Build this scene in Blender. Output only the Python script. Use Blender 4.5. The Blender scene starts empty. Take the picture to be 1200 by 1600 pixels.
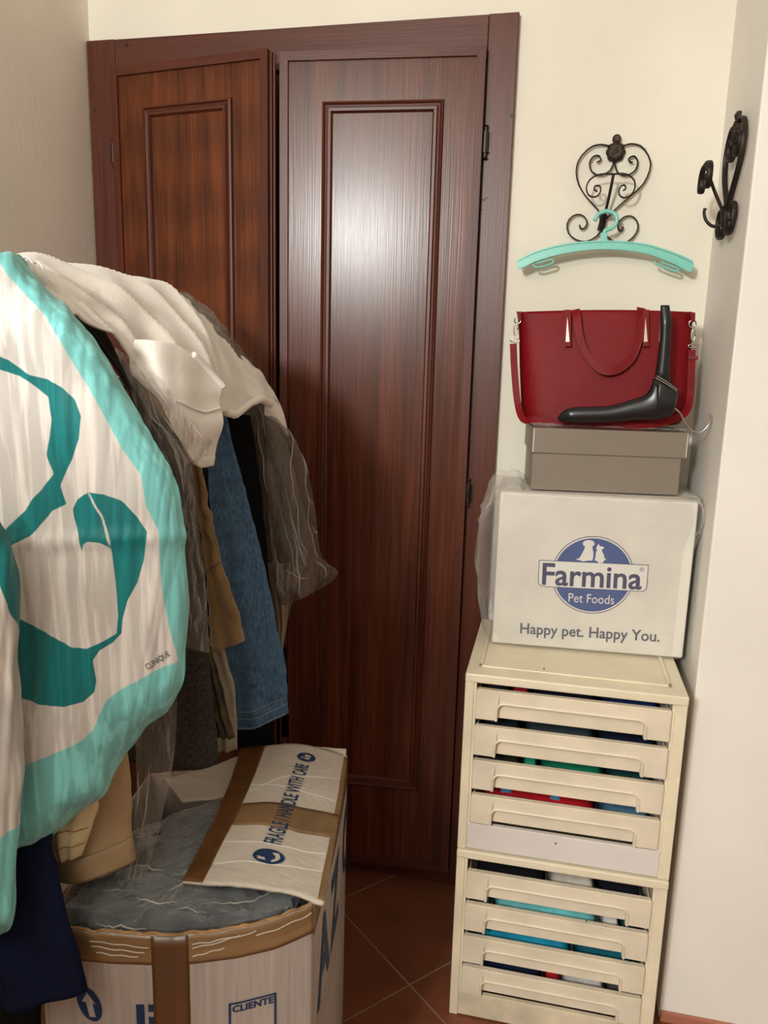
import bpy, bmesh, math, random
import numpy as np
from mathutils import Vector, Matrix

scene = bpy.context.scene
COL = scene.collection
random.seed(4)

# ------------------------------------------------------------------ camera
CAM = np.array([1.1804, -1.8758, 1.40])
PITCH, ROLL, YAW, FPX = math.radians(11.225), math.radians(1.5), math.radians(12.216), 1201.5
_fwd = np.array([-math.sin(YAW) * math.cos(PITCH), math.cos(YAW) * math.cos(PITCH), -math.sin(PITCH)])
_r0 = np.array([math.cos(YAW), math.sin(YAW), 0.0])
_u0 = np.cross(_r0, _fwd)
RGT = _r0 * math.cos(ROLL) + _u0 * math.sin(ROLL)
UPV = np.cross(RGT, _fwd)
cam = bpy.data.cameras.new('camera')
cam.sensor_fit = 'HORIZONTAL'
cam.sensor_width = 36.0
cam.lens = 36.0 * FPX / 1200.0
cam.clip_start = 0.02
camo = bpy.data.objects.new('camera', cam)
COL.objects.link(camo)
camo.matrix_world = Matrix(((RGT[0], UPV[0], -_fwd[0], CAM[0]), (RGT[1], UPV[1], -_fwd[1], CAM[1]),
                            (RGT[2], UPV[2], -_fwd[2], CAM[2]), (0, 0, 0, 1)))
scene.camera = camo

# ------------------------------------------------------------------ world, lamps, exposure
w = bpy.data.worlds.new('world')
scene.world = w
w.use_nodes = True
w.node_tree.nodes['Background'].inputs[0].default_value = (1.0, 0.85, 0.68, 1)
w.node_tree.nodes['Background'].inputs[1].default_value = 0.02
lamp = bpy.data.lights.new('room_lamp', 'POINT')
lamp.energy = 240
lamp.color = (0.99, 1.0, 0.975)
lamp.shadow_soft_size = 0.15
lo = bpy.data.objects.new('room_lamp', lamp)
lo.location = (0.34, -3.5, 2.2)
COL.objects.link(lo)
scene.view_settings.view_transform = 'Standard'
scene.view_settings.look = 'None'
scene.view_settings.exposure = 0.0
scene.view_settings.gamma = 1.0
scene.view_settings.use_curve_mapping = False
scene.cycles.max_bounces = 10
scene.cycles.transparent_max_bounces = 24


# ------------------------------------------------------------------ helpers
def at(px, py, axis, val):
    """point of the room seen at a photo pixel, on the plane axis=val"""
    d = RGT * ((px - 600) / FPX) - UPV * ((py - 800) / FPX) + _fwd
    return CAM + d * ((val - CAM[axis]) / d[axis])


def lin(c):
    return tuple(((v / 255) / 12.92 if v / 255 <= 0.04045 else ((v / 255 + 0.055) / 1.055) ** 2.4) for v in c) + (1.0,)


def mat(name, rgb, rough=0.6, spec=0.5, metal=0.0, var=0.0, vscale=30, bump=0.0, bscale=200, stretch=(1, 1, 1), sheen=0.0, coat=0.0, rgb2=None):
    m = bpy.data.materials.new(name)
    m.use_nodes = True
    nt = m.node_tree
    b = nt.nodes['Principled BSDF']
    b.inputs['Base Color'].default_value = lin(rgb)
    b.inputs['Roughness'].default_value = rough
    b.inputs['Specular IOR Level'].default_value = spec
    b.inputs['Metallic'].default_value = metal
    b.inputs['Sheen Weight'].default_value = sheen
    b.inputs['Coat Weight'].default_value = coat
    tc = nt.nodes.new('ShaderNodeTexCoord')
    mp = nt.nodes.new('ShaderNodeMapping')
    mp.inputs['Scale'].default_value = stretch
    nt.links.new(tc.outputs['Object'], mp.inputs['Vector'])
    if var or rgb2:
        n = nt.nodes.new('ShaderNodeTexNoise')
        n.inputs['Scale'].default_value = vscale
        n.inputs['Detail'].default_value = 6
        nt.links.new(mp.outputs[0], n.inputs['Vector'])
        r = nt.nodes.new('ShaderNodeValToRGB')
        r.color_ramp.elements[0].position = 0.3
        r.color_ramp.elements[1].position = 0.7
        a = rgb2 if rgb2 else tuple(max(0, v * (1 - var)) for v in rgb)
        r.color_ramp.elements[0].color = lin(a)
        r.color_ramp.elements[1].color = lin(rgb if rgb2 else tuple(min(255, v * (1 + var * 0.5)) for v in rgb))
        nt.links.new(n.outputs['Fac'], r.inputs[0])
        nt.links.new(r.outputs[0], b.inputs['Base Color'])
    if bump:
        n2 = nt.nodes.new('ShaderNodeTexNoise')
        n2.inputs['Scale'].default_value = bscale
        n2.inputs['Detail'].default_value = 4
        nt.links.new(mp.outputs[0], n2.inputs['Vector'])
        bp = nt.nodes.new('ShaderNodeBump')
        bp.inputs['Strength'].default_value = bump
        bp.inputs['Distance'].default_value = 0.002
        nt.links.new(n2.outputs['Fac'], bp.inputs['Height'])
        nt.links.new(bp.outputs[0], b.inputs['Normal'])
    return m


def wood(name, dark, mid, light, rough=0.3, scale=1.0, horizontal=False, figure=False, spec=0.42):
    m = bpy.data.materials.new(name)
    m.use_nodes = True
    nt = m.node_tree
    N, L = nt.nodes, nt.links
    b = N['Principled BSDF']
    tc = N.new('ShaderNodeTexCoord')
    mp = N.new('ShaderNodeMapping')
    mp.inputs['Scale'].default_value = (1.0, 26, 26) if horizontal else (26, 26, 1.0)
    L.new(tc.outputs['Object'], mp.inputs['Vector'])
    n1 = N.new('ShaderNodeTexNoise')
    n1.inputs['Scale'].default_value = 1.6 * scale
    n1.inputs['Detail'].default_value = 5
    n1.inputs['Distortion'].default_value = 0.6
    L.new(mp.outputs[0], n1.inputs['Vector'])
    mp2 = N.new('ShaderNodeMapping')
    mp2.inputs['Scale'].default_value = (4, 240, 240) if horizontal else (240, 240, 4)
    L.new(tc.outputs['Object'], mp2.inputs['Vector'])
    n2 = N.new('ShaderNodeTexNoise')
    n2.inputs['Scale'].default_value = 1.3
    n2.inputs['Detail'].default_value = 3
    L.new(mp2.outputs[0], n2.inputs['Vector'])
    src = n1.outputs['Fac']
    if figure:   # nested pointed arches of a crown-cut veneer
        mp3 = N.new('ShaderNodeMapping')
        mp3.inputs['Location'].default_value = (-0.288 * 9, 0, -1.55 * 1.1)
        mp3.inputs['Scale'].default_value = (9, 0.0, 1.1)
        L.new(tc.outputs['Object'], mp3.inputs['Vector'])
        wv = N.new('ShaderNodeTexWave')
        wv.wave_type = 'RINGS'
        wv.inputs['Scale'].default_value = 1.9
        wv.inputs['Distortion'].default_value = 3.0
        wv.inputs['Detail'].default_value = 3
        wv.inputs['Detail Scale'].default_value = 1.6
        L.new(mp3.outputs[0], wv.inputs['Vector'])
        mx0 = N.new('ShaderNodeMix')
        mx0.inputs['Factor'].default_value = 0.16
        L.new(n1.outputs['Fac'], mx0.inputs[2])
        L.new(wv.outputs['Fac'], mx0.inputs[3])
        src = mx0.outputs[0]
    mx = N.new('ShaderNodeMix')
    mx.inputs['Factor'].default_value = 0.42
    L.new(src, mx.inputs[2])
    L.new(n2.outputs['Fac'], mx.inputs[3])
    r = N.new('ShaderNodeValToRGB')
    r.color_ramp.elements[0].position = 0.33
    r.color_ramp.elements[0].color = lin(dark)
    r.color_ramp.elements[1].position = 0.66
    r.color_ramp.elements[1].color = lin(light)
    e = r.color_ramp.elements.new(0.5)
    e.color = lin(mid)
    L.new(mx.outputs[0], r.inputs[0])
    L.new(r.outputs[0], b.inputs['Base Color'])
    b.inputs['Roughness'].default_value = rough
    b.inputs['Specular IOR Level'].default_value = spec
    bp = N.new('ShaderNodeBump')
    bp.inputs['Strength'].default_value = 0.25
    bp.inputs['Distance'].default_value = 0.0008
    L.new(n2.outputs['Fac'], bp.inputs['Height'])
    L.new(bp.outputs[0], b.inputs['Normal'])
    return m


def film(name, body=0.14, edge=0.55, tint=(225, 220, 210), rough=0.18, bscale=25, stretch=(1, 1, 1), bump=0.6):
    """thin clear plastic: mostly see-through, whitish and glossy on the folds"""
    m = bpy.data.materials.new(name)
    m.use_nodes = True
    nt = m.node_tree
    N, L = nt.nodes, nt.links
    b = N['Principled BSDF']
    b.inputs['Base Color'].default_value = lin(tint)
    b.inputs['Roughness'].default_value = rough
    b.inputs['Specular IOR Level'].default_value = 0.8
    tr = N.new('ShaderNodeBsdfTransparent')
    lw = N.new('ShaderNodeLayerWeight')
    lw.inputs['Blend'].default_value = 0.35
    tc = N.new('ShaderNodeTexCoord')
    mp = N.new('ShaderNodeMapping')
    mp.inputs['Scale'].default_value = stretch
    L.new(tc.outputs['Object'], mp.inputs['Vector'])
    n = N.new('ShaderNodeTexNoise')
    n.inputs['Scale'].default_value = bscale
    n.inputs['Detail'].default_value = 5
    n.inputs['Distortion'].default_value = 1.2
    L.new(mp.outputs[0], n.inputs['Vector'])
    mv = N.new('ShaderNodeVectorMath')
    mv.operation = 'MULTIPLY_ADD'
    mv.inputs[1].default_value = (0.05, 0.05, 0.05)
    L.new(n.outputs['Color'], mv.inputs[0])
    L.new(mp.outputs[0], mv.inputs[2])
    vo = N.new('ShaderNodeTexVoronoi')
    vo.inputs['Scale'].default_value = bscale * 1.6
    L.new(mv.outputs[0], vo.inputs['Vector'])
    vo2 = N.new('ShaderNodeTexVoronoi')
    vo2.inputs['Scale'].default_value = bscale * 4.2
    L.new(mv.outputs[0], vo2.inputs['Vector'])
    ad = N.new('ShaderNodeMath')
    ad.operation = 'MULTIPLY_ADD'
    ad.inputs[1].default_value = 0.35
    L.new(vo2.outputs['Distance'], ad.inputs[0])
    L.new(vo.outputs['Distance'], ad.inputs[2])
    bp = N.new('ShaderNodeBump')
    bp.inputs['Strength'].default_value = bump
    bp.inputs['Distance'].default_value = 0.016
    L.new(ad.outputs[0], bp.inputs['Height'])
    L.new(bp.outputs[0], b.inputs['Normal'])
    L.new(bp.outputs[0], lw.inputs['Normal'])
    mr = N.new('ShaderNodeMapRange')
    mr.inputs['To Min'].default_value = body
    mr.inputs['To Max'].default_value = edge
    L.new(lw.outputs['Facing'], mr.inputs['Value'])
    mx = N.new('ShaderNodeMixShader')
    L.new(mr.outputs[0], mx.inputs[0])
    L.new(tr.outputs[0], mx.inputs[1])
    L.new(b.outputs[0], mx.inputs[2])
    L.new(mx.outputs[0], N['Material Output'].inputs['Surface'])
    return m


def wloc(o):
    v = Vector((0, 0, 0))
    while o is not None:
        v = v + o.location
        o = o.parent
    return v


def empty(name, loc, label=None, cat=None, group=None, kind=None):
    o = bpy.data.objects.new(name, None)
    COL.objects.link(o)
    o.location = loc
    o.empty_display_size = 0.02
    return tag(o, label, cat, group, kind)


def tag(o, label=None, cat=None, group=None, kind=None):
    if label: o['label'] = label
    if cat: o['category'] = cat
    if group: o['group'] = group
    if kind: o['kind'] = kind
    return o


def mesh(name, verts, faces, material, parent=None, smooth=False, at0=None):
    """verts in world coordinates; linked as ONE mesh object, under parent"""
    me = bpy.data.meshes.new(name)
    off = np.array(wloc(parent)) if parent else (np.array(at0) if at0 is not None else np.zeros(3))
    v = np.asarray(verts, dtype=float) - off
    me.from_pydata(v.tolist(), [], [list(map(int, f)) for f in faces])
    me.update()
    if smooth:
        me.polygons.foreach_set('use_smooth', [True] * len(me.polygons))
    me.materials.append(material)
    o = bpy.data.objects.new(name, me)
    COL.objects.link(o)
    if parent: o.parent = parent
    elif at0 is not None: o.location = at0
    return o


class MB:
    """collects shapes (world coordinates) into one mesh"""
    def __init__(self): self.v, self.f = [], []

    def add(self, v, f):
        k = len(self.v)
        self.v += [tuple(p) for p in v]
        self.f += [[i + k for i in q] for q in f]
        return self

    def box(self, x0, x1, y0, y1, z0, z1, bev=0.0, M=None):
        bm = bmesh.new()
        bmesh.ops.create_cube(bm, size=1)
        for q in bm.verts:
            q.co = Vector(((x0 + x1) / 2 + q.co.x * (x1 - x0), (y0 + y1) / 2 + q.co.y * (y1 - y0), (z0 + z1) / 2 + q.co.z * (z1 - z0)))
        if bev:
            bmesh.ops.bevel(bm, geom=list(bm.edges), offset=bev, segments=2, affect='EDGES', profile=0.5)
        if M is not None: bm.transform(M)
        bm.verts.index_update()
        self.add([v.co[:] for v in bm.verts], [[v.index for v in f.verts] for f in bm.faces])
        bm.free()
        return self

    def tube(self, pts, r, n=8, r2=None, flat=None):
        """tube along pts; r scalar or per point; flat=(normal dir) gives an elliptic/flat bar r x r2"""
        P = np.asarray(pts, float)
        m = len(P)
        rr = np.full(m, r) if np.isscalar(r) else np.asarray(r, float)
        T = np.gradient(P, axis=0)
        T /= np.linalg.norm(T, axis=1)[:, None] + 1e-12
        up = np.array(flat if flat is not None else (0.13, 0.31, 0.94))
        V = []
        prev = None
        for i in range(m):
            if flat is None and prev is not None:
                a = prev - T[i] * (prev @ T[i])
            else:
                a = up - T[i] * (up @ T[i])
            if np.linalg.norm(a) < 1e-6: a = np.cross(T[i], (1, 0, 0))
            a = a / np.linalg.norm(a)
            prev = a
            b = np.cross(T[i], a)
            for k in range(n):
                t = 2 * math.pi * k / n
                V.append(P[i] + a * math.cos(t) * (r2 if r2 else rr[i]) + b * math.sin(t) * rr[i])
        F = [[i * n + k, i * n + (k + 1) % n, (i + 1) * n + (k + 1) % n, (i + 1) * n + k] for i in range(m - 1) for k in range(n)]
        F += [list(range(n))[::-1], [(m - 1) * n + k for k in range(n)]]
        return self.add(V, F)

    def prism(self, poly, n, h):
        """3-D polygon extruded along n by h"""
        P = np.asarray(poly, float)
        nv = np.asarray(n, float) * h
        k = len(P)
        return self.add(list(P) + list(P + nv), [list(range(k))[::-1], [i + k for i in range(k)]] + [[i, (i + 1) % k, (i + 1) % k + k, i + k] for i in range(k)])

    def build(self, name, material, parent=None, smooth=False, at0=None):
        return mesh(name, self.v, self.f, material, parent, smooth, at0)


def cr(P, n):
    """Catmull-Rom through the rows of P (axis 0), n samples"""
    P = np.asarray(P, float)
    k = len(P)
    Q = np.concatenate([(2 * P[0] - P[1])[None], P, (2 * P[-1] - P[-2])[None]])
    t = np.linspace(0, k - 1, n)
    i = np.minimum(t.astype(int), k - 2)
    s = (t - i).reshape((-1,) + (1,) * (P.ndim - 1))
    a, b, c, d = Q[i], Q[i + 1], Q[i + 2], Q[i + 3]
    return 0.5 * (2 * b + (c - a) * s + (2 * a - 5 * b + 4 * c - d) * s ** 2 + (3 * b - a - 3 * c + d) * s ** 3)


def wr(P, scale, seed, stretch=(1, 1, 1), n=7):
    """cheap smooth pseudo noise in about -1..1"""
    rs = np.random.RandomState(seed)
    Q = np.asarray(P) * np.asarray(stretch) * scale
    out = np.zeros(Q.shape[:-1])
    warp = np.zeros(Q.shape)
    for k in range(3):
        d = rs.normal(size=3); warp += np.sin(Q @ d + rs.rand() * 6.3)[..., None] * rs.normal(size=3) * 0.5
    for k in range(n):
        d = rs.normal(size=3) * (0.7 + 1.3 * rs.rand())
        out += np.sin((Q + warp) @ d * 1.6 + rs.rand() * 6.3)
    return out / n * 1.6


def ridge(P, scale, seed, stretch=(1, 1, 1)):
    """sharp creases, 0..1"""
    return 1 - np.abs(wr(P, scale, seed, stretch)).clip(0, 1)


def tri(P, scale, seed, stretch=(1, 1, 1), n=5):
    """crumple: straight sharp creases between flat facets, about -1..1"""
    rs = np.random.RandomState(seed)
    Q = np.asarray(P) * np.asarray(stretch) * scale
    Q = Q + 0.25 * wr(P, scale * 0.5, seed + 5, stretch)[..., None]
    out = np.zeros(Q.shape[:-1])
    for k in range(n):
        d = rs.normal(size=3); d /= np.linalg.norm(d)
        t = (Q @ d) * (0.6 + 0.8 * rs.rand()) + rs.rand() * 2
        out += np.abs(np.mod(t, 2) - 1) * 2 - 1
    return out / n * 1.7


def fade(n, m, w=0.12):
    a = np.clip(np.minimum(np.linspace(0, 1, n), np.linspace(1, 0, n)) / w, 0, 1)[:, None]
    b = np.clip(np.minimum(np.linspace(0, 1, m), np.linspace(1, 0, m)) / w, 0, 1)[None]
    return a * b


class Surf:
    def __init__(self, ctrl, n, m):
        C = np.asarray(ctrl, float)
        self.P = cr(np.swapaxes(cr(C, n), 0, 1), m).swapaxes(0, 1)
        self.n, self.m = n, m
        self.norm()

    def norm(self):
        du = np.gradient(self.P, axis=0)
        dv = np.gradient(self.P, axis=1)
        N = np.cross(du, dv)
        N /= np.linalg.norm(N, axis=2)[..., None] + 1e-12
        # towards the room side (camera half space)
        if np.mean(np.sum(N * (CAM - self.P), axis=2)) < 0: N = -N
        self.N = N
        return self

    def disp(self, d):
        self.P = self.P + self.N * np.asarray(d)[..., None]
        return self.norm()

    def map(self, u, v, off=0.0):
        """u along axis 0, v along axis 1, both 0..1"""
        u = np.clip(np.asarray(u, float), 0, 1) * (self.n - 1); v = np.clip(np.asarray(v, float), 0, 1) * (self.m - 1)
        i = np.minimum(u.astype(int), self.n - 2); j = np.minimum(v.astype(int), self.m - 2)
        a = (u - i)[..., None]; b = (v - j)[..., None]
        def g(A): return (A[i, j] * (1 - a) + A[i + 1, j] * a) * (1 - b) + (A[i, j + 1] * (1 - a) + A[i + 1, j + 1] * a) * b
        return g(self.P) + g(self.N) * off

    def sheet(self, name, material, parent=None, thick=0.002, smooth=True, at0=None):
        n, m = self.n, self.m
        F = [[i * m + j, i * m + j + 1, (i + 1) * m + j + 1, (i + 1) * m + j] for i in range(n - 1) for j in range(m - 1)]
        V = self.P.reshape(-1, 3)
        if thick:
            k = n * m
            B = (self.P - self.N * thick).reshape(-1, 3)
            F2 = [[q + k for q in f[::-1]] for f in F]
            rim = [i * m for i in range(n)] + [(n - 1) * m + j for j in range(1, m)] + [i * m + m - 1 for i in range(n - 2, -1, -1)] + [j for j in range(m - 2, 0, -1)]
            R_ = [[rim[q], rim[(q + 1) % len(rim)], rim[(q + 1) % len(rim)] + k, rim[q] + k] for q in range(len(rim))]
            V = np.concatenate([V, B]); F = F + F2 + R_
        return mesh(name, V, F, material, parent, smooth, at0)

    def patch(self, name, u0, u1, v0, v1, material, parent, off=0.0008, thick=0.0006, n=24, m=8, jag=0.0, seed=1):
        U, W = np.meshgrid(np.linspace(u0, u1, n), np.linspace(v0, v1, m), indexing='ij')
        if jag:
            rs = np.random.RandomState(seed)
            W = W.copy(); W[:, -1] += rs.normal(size=n) * jag
        s = Surf.__new__(Surf); s.P = self.map(U, W, off); s.n, s.m = n, m; s.norm()
        return s.sheet(name, material, parent, thick)


def net(rows, n, m, disp=None):
    return Surf([[at(q[0], q[1], 1, q[2]) for q in r] for r in rows], n, m)


def polyline(pts, n):
    """resample a pixel polyline evenly by length"""
    P = np.asarray(pts, float)
    d = np.r_[0, np.cumsum(np.linalg.norm(np.diff(P, axis=0), axis=1))]
    t = np.linspace(0, d[-1], n)
    return np.stack([np.interp(t, d, P[:, k]) for k in range(P.shape[1])], 1)


def garment(name, left, right, y0, y1, thick, material, parent=None, n=50, k=18, fold=0.006, freq=3.0, seed=1, wrink=0.004, wscale=14, ext=0.0, hollow=True, smooth=True, at0=None):
    """hanging cloth form: edges given down both sides, closed round section, open hem below"""
    Lp, Rp = cr(polyline(left, max(6, len(left))), n), cr(polyline(right, max(6, len(right))), n)
    ys = np.linspace(y0, y1, n)
    V = []
    for i in range(n):
        a, b = at(Lp[i, 0], Lp[i, 1], 1, ys[i]), at(Rp[i, 0], Rp[i, 1], 1, ys[i])
        a = a - np.array([ext, 0, 0])
        t = min(thick, np.linalg.norm(b - a) * 0.5)
        s = np.linspace(0, 1, k)
        P = a + (b - a) * s[:, None]
        fd = fold * np.sin(s * freq * 6.283 + 1.3 * math.sin(i / n * 4 + seed) + seed) * np.sin(math.pi * s)
        bul = t * 0.5 * np.sin(math.pi * s) ** 0.6
        Fp = P.copy(); Fp[:, 1] -= bul + fd
        Bp = P[::-1].copy(); Bp[:, 1] += (bul)[::-1]
        V.append(np.concatenate([Fp, Bp[1:-1]]))
    V = np.array(V)
    V[:, :, 1] += wr(V, wscale, seed) * wrink
    V[:, :, 0] += wr(V, wscale, seed + 7) * wrink * 0.4
    rings = [V[i] for i in range(n)]
    if hollow:
        c = V[-1].mean(0)
        inn = c + (V[-1] - c) * np.array([0.94, 0.82, 0.94])
        up = inn + (V[-4] - V[-1]) * 1.0
        rings += [inn, up]
    kk = V.shape[1]
    nn = len(rings)
    F = [[i * kk + j, i * kk + (j + 1) % kk, (i + 1) * kk + (j + 1) % kk, (i + 1) * kk + j] for i in range(nn - 1) for j in range(kk)]
    F += [list(range(kk))[::-1], [(nn - 1) * kk + j for j in range(kk)]]
    o = mesh(name, np.concatenate(rings), F, material, parent, smooth, at0)
    s = Surf.__new__(Surf); s.P = V[:, :k]; s.n, s.m = n, k; s.norm()
    return o, s


def text(s, size, fmap, name, material, parent, bold=0.0, sx=1.0, align='CENTER', depth=0.0004, shear=0.0):
    """text as thin raised print; fmap takes arrays x,y (metres on the print) and offset -> points"""
    cu = bpy.data.curves.new('print', 'FONT')
    cu.body = s; cu.size = size; cu.align_x = align; cu.align_y = 'CENTER'; cu.offset = bold * size; cu.shear = shear
    cu.resolution_u = 3
    to = bpy.data.objects.new('print', cu)
    COL.objects.link(to)
    dg = bpy.context.evaluated_depsgraph_get()
    me = bpy.data.meshes.new_from_object(to.evaluated_get(dg))
    bpy.data.objects.remove(to)
    bpy.data.curves.remove(cu)
    co = np.array([v.co[:] for v in me.vertices])
    F = [list(p.vertices) for p in me.polygons]
    bpy.data.meshes.remove(me)
    V = fmap(co[:, 0] * sx, co[:, 1], depth)
    return mesh(name, V, F, material, parent)


def flat(poly, fmap, name, material, parent, depth=0.0004, hole=None):
    """filled polygon print"""
    bm = bmesh.new()
    def loop(pl):
        vs = [bm.verts.new((p[0], p[1], 0)) for p in pl]
        return [bm.edges.new((vs[i], vs[(i + 1) % len(vs)])) for i in range(len(vs))]
    e = loop(poly)
    if hole is not None:
        for h in hole: e += loop(h)
    bmesh.ops.triangle_fill(bm, edges=e, use_beauty=True)
    bm.verts.index_update()
    co = np.array([v.co[:] for v in bm.verts])
    F = [[v.index for v in f.verts] for f in bm.faces]
    bm.free()
    return mesh(name, fmap(co[:, 0], co[:, 1], depth), F, material, parent)


def circ(cx, cy, rx, ry=None, n=40, a0=0, a1=2 * math.pi, closed=True):
    ry = ry or rx
    t = np.linspace(a0, a1, n, endpoint=not closed)
    return [(cx + rx * math.cos(q), cy + ry * math.sin(q)) for q in t]


def planemap(o, ex, ey):
    o, ex, ey = map(lambda a: np.asarray(a, float), (o, ex, ey))
    ex = ex / np.linalg.norm(ex); ey = ey / np.linalg.norm(ey)
    nn = np.cross(ex, ey)
    return lambda x, y, d: o + np.outer(x, ex) + np.outer(y, ey) + nn * d


# ------------------------------------------------------------------ materials
M_wall = mat('wall_paint', (236, 230, 214), rough=0.75, spec=0.2, var=0.03, vscale=3, bump=0.35, bscale=60)
M_wall_left = mat('wall_paint_left', (247, 236, 221), rough=0.75, spec=0.2, var=0.03, vscale=3, bump=0.3, bscale=60)
M_wall_right = mat('wall_paint_right', (238, 233, 224), rough=0.6, spec=0.3, var=0.03, vscale=3, bump=0.35, bscale=40)
M_wall_room = mat('wall_paint_room', (158, 150, 140), rough=0.8, spec=0.2, var=0.03, vscale=3)
M_ceil = mat('ceiling_paint', (238, 234, 224), rough=0.9, spec=0.1)
M_frame = wood('wood_frame', (66, 28, 15), (84, 39, 23), (97, 48, 30), rough=0.38)
M_frameh = wood('wood_frame_across', (66, 28, 15), (82, 37, 22), (92, 44, 28), rough=0.40, horizontal=True)
M_leafL = wood('wood_veneer_figured', (62, 27, 12), (90, 44, 20), (114, 60, 29), rough=0.30, figure=True)
M_leafR = wood('wood_veneer_straight', (58, 24, 13), (84, 40, 23), (108, 56, 35), rough=0.26)
M_brass = mat('dark_bronze', (58, 46, 36), rough=0.35, metal=0.4, var=0.2)
M_screw = mat('screw_dark', (40, 24, 18), rough=0.5)
M_tile = mat('terracotta_tile', (124, 70, 46), rough=0.42, var=0.14, vscale=7, bump=0.1, bscale=90)
M_grout = mat('grout', (160, 132, 106), rough=0.9, var=0.1, bump=0.4)
M_skirt = mat('terracotta_skirting', (176, 112, 88), rough=0.5, var=0.12, vscale=12)
M_iron = mat('wrought_iron', (52, 42, 36), rough=0.5, metal=0.5, var=0.35, vscale=60, bump=0.5, bscale=150)
M_turq = mat('turquoise_plastic', (128, 205, 190), rough=0.28, spec=0.5)
M_red = mat('red_leather', (120, 6, 16), rough=0.5, spec=0.2, var=0.08, vscale=14, bump=0.25, bscale=500)
M_red2 = mat('red_leather_edge', (110, 12, 20), rough=0.45, spec=0.5)
M_gold = mat('pale_gold_metal', (200, 180, 160), rough=0.3, metal=0.8)
M_chrome = mat('chrome_metal', (190, 185, 178), rough=0.2, metal=1.0)
M_black = mat('black_gloss_plastic', (20, 21, 23), rough=0.3, spec=0.5)
M_silver = mat('silver_grey_card', (140, 130, 116), rough=0.42, spec=0.5, metal=0.35, var=0.03, vscale=5)
M_wbox = mat('white_card_print', (222, 217, 206), rough=0.45, spec=0.4, var=0.04, vscale=9, bump=0.1, bscale=30)
M_blue = mat('print_blue', (42, 78, 140), rough=0.45, var=0.06, vscale=40)
M_navyp = mat('print_navy', (44, 52, 92), rough=0.45)
M_greyp = mat('print_grey_blue', (78, 82, 100), rough=0.45)
M_whitep = mat('print_white', (226, 224, 218), rough=0.45)
M_cream = mat('cream_plastic', (232, 220, 192), rough=0.4, spec=0.45, var=0.05, vscale=10, bump=0.1, bscale=120)
M_cream2 = mat('cream_plastic_drawer', (226, 213, 190), rough=0.42, spec=0.45, var=0.05, vscale=12, bump=0.1, bscale=120)
M_plinth = mat('white_panel_plastic', (222, 214, 208), rough=0.4, var=0.03, vscale=8)
M_plinth2 = mat('cream_worn_panel', (220, 206, 178), rough=0.5, var=0.12, vscale=14)
M_speck = mat('dark_speck', (40, 30, 22), rough=0.8)
M_carton = mat('white_corrugated_card', (174, 161, 152), rough=0.75, spec=0.2, var=0.07, vscale=6, bump=0.5, bscale=6, stretch=(22, 22, 1))
M_flapm = mat('white_corrugated_flap', (200, 188, 174), rough=0.7, spec=0.25, var=0.05, vscale=8, bump=0.5, bscale=7, stretch=(1, 24, 24))
M_kraft = mat('kraft_core', (164, 126, 84), rough=0.85, var=0.2, vscale=60)
M_tape = mat('brown_parcel_tape', (100, 64, 32), rough=0.28, spec=0.6, var=0.2, vscale=2, bump=0.5, bscale=3, stretch=(14, 14, 1))
M_tape2 = mat('tan_parcel_tape', (136, 106, 72), rough=0.26, spec=0.6, var=0.16, vscale=3, bump=0.6, bscale=4, stretch=(1, 1, 18))
M_ink = mat('print_dark_blue_ink', (14, 48, 84), rough=0.6)
M_inkg = mat('print_thin_olive_ink', (84, 78, 60), rough=0.7)
M_white = mat('white_sweatshirt_cotton', (234, 226, 216), rough=0.85, spec=0.15, sheen=0.3, var=0.04, vscale=12, bump=0.3, bscale=350)
_nt = M_white.node_tree
_tc = _nt.nodes.new('ShaderNodeTexCoord')
_vd = _nt.nodes.new('ShaderNodeVectorMath'); _vd.operation = 'DISTANCE'
_nz = _nt.nodes.new('ShaderNodeTexNoise'); _nz.inputs['Scale'].default_value = 40
_nt.links.new(_tc.outputs['Object'], _vd.inputs[0])
STAIN = _vd.inputs[1]
_nt.links.new(_tc.outputs['Object'], _nz.inputs['Vector'])
_ma = _nt.nodes.new('ShaderNodeMath'); _ma.operation = 'MULTIPLY_ADD'; _ma.inputs[1].default_value = -0.045
_nt.links.new(_nz.outputs['Fac'], _ma.inputs[0]); _nt.links.new(_vd.outputs['Value'], _ma.inputs[2])
_mr = _nt.nodes.new('ShaderNodeMapRange'); _mr.inputs['From Min'].default_value = -0.012; _mr.inputs['From Max'].default_value = 0.012
_mr.inputs['To Min'].default_value = 0.62; _mr.inputs['To Max'].default_value = 0.0
_nt.links.new(_ma.outputs[0], _mr.inputs['Value'])
_mx = _nt.nodes.new('ShaderNodeMix'); _mx.data_type = 'RGBA'; _mx.inputs[7].default_value = lin((158, 145, 130))
_b = _nt.nodes['Principled BSDF']
_nt.links.new(_mr.outputs[0], _mx.inputs[0]); _nt.links.new(_b.inputs['Base Color'].links[0].from_socket, _mx.inputs[6]); _nt.links.new(_mx.outputs[2], _b.inputs['Base Color'])
M_denim = mat('blue_denim', (92, 124, 154), rough=0.85, spec=0.15, rgb2=(58, 86, 118), vscale=70, bump=0.5, bscale=300, stretch=(4, 4, 1))
M_thread = mat('pale_stitching', (140, 150, 160), rough=0.9)
M_suede = mat('tan_suede', (150, 122, 84), rough=0.95, spec=0.1, sheen=0.5, var=0.16, vscale=14, bump=0.3, bscale=260)
M_knit = mat('charcoal_knit', (62, 58, 54), rough=0.95, spec=0.1, var=0.35, vscale=240, bump=0.8, bscale=420)
M_beige = mat('beige_twill', (168, 142, 110), rough=0.85, spec=0.15, var=0.07, vscale=10, bump=0.3, bscale=400)
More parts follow.
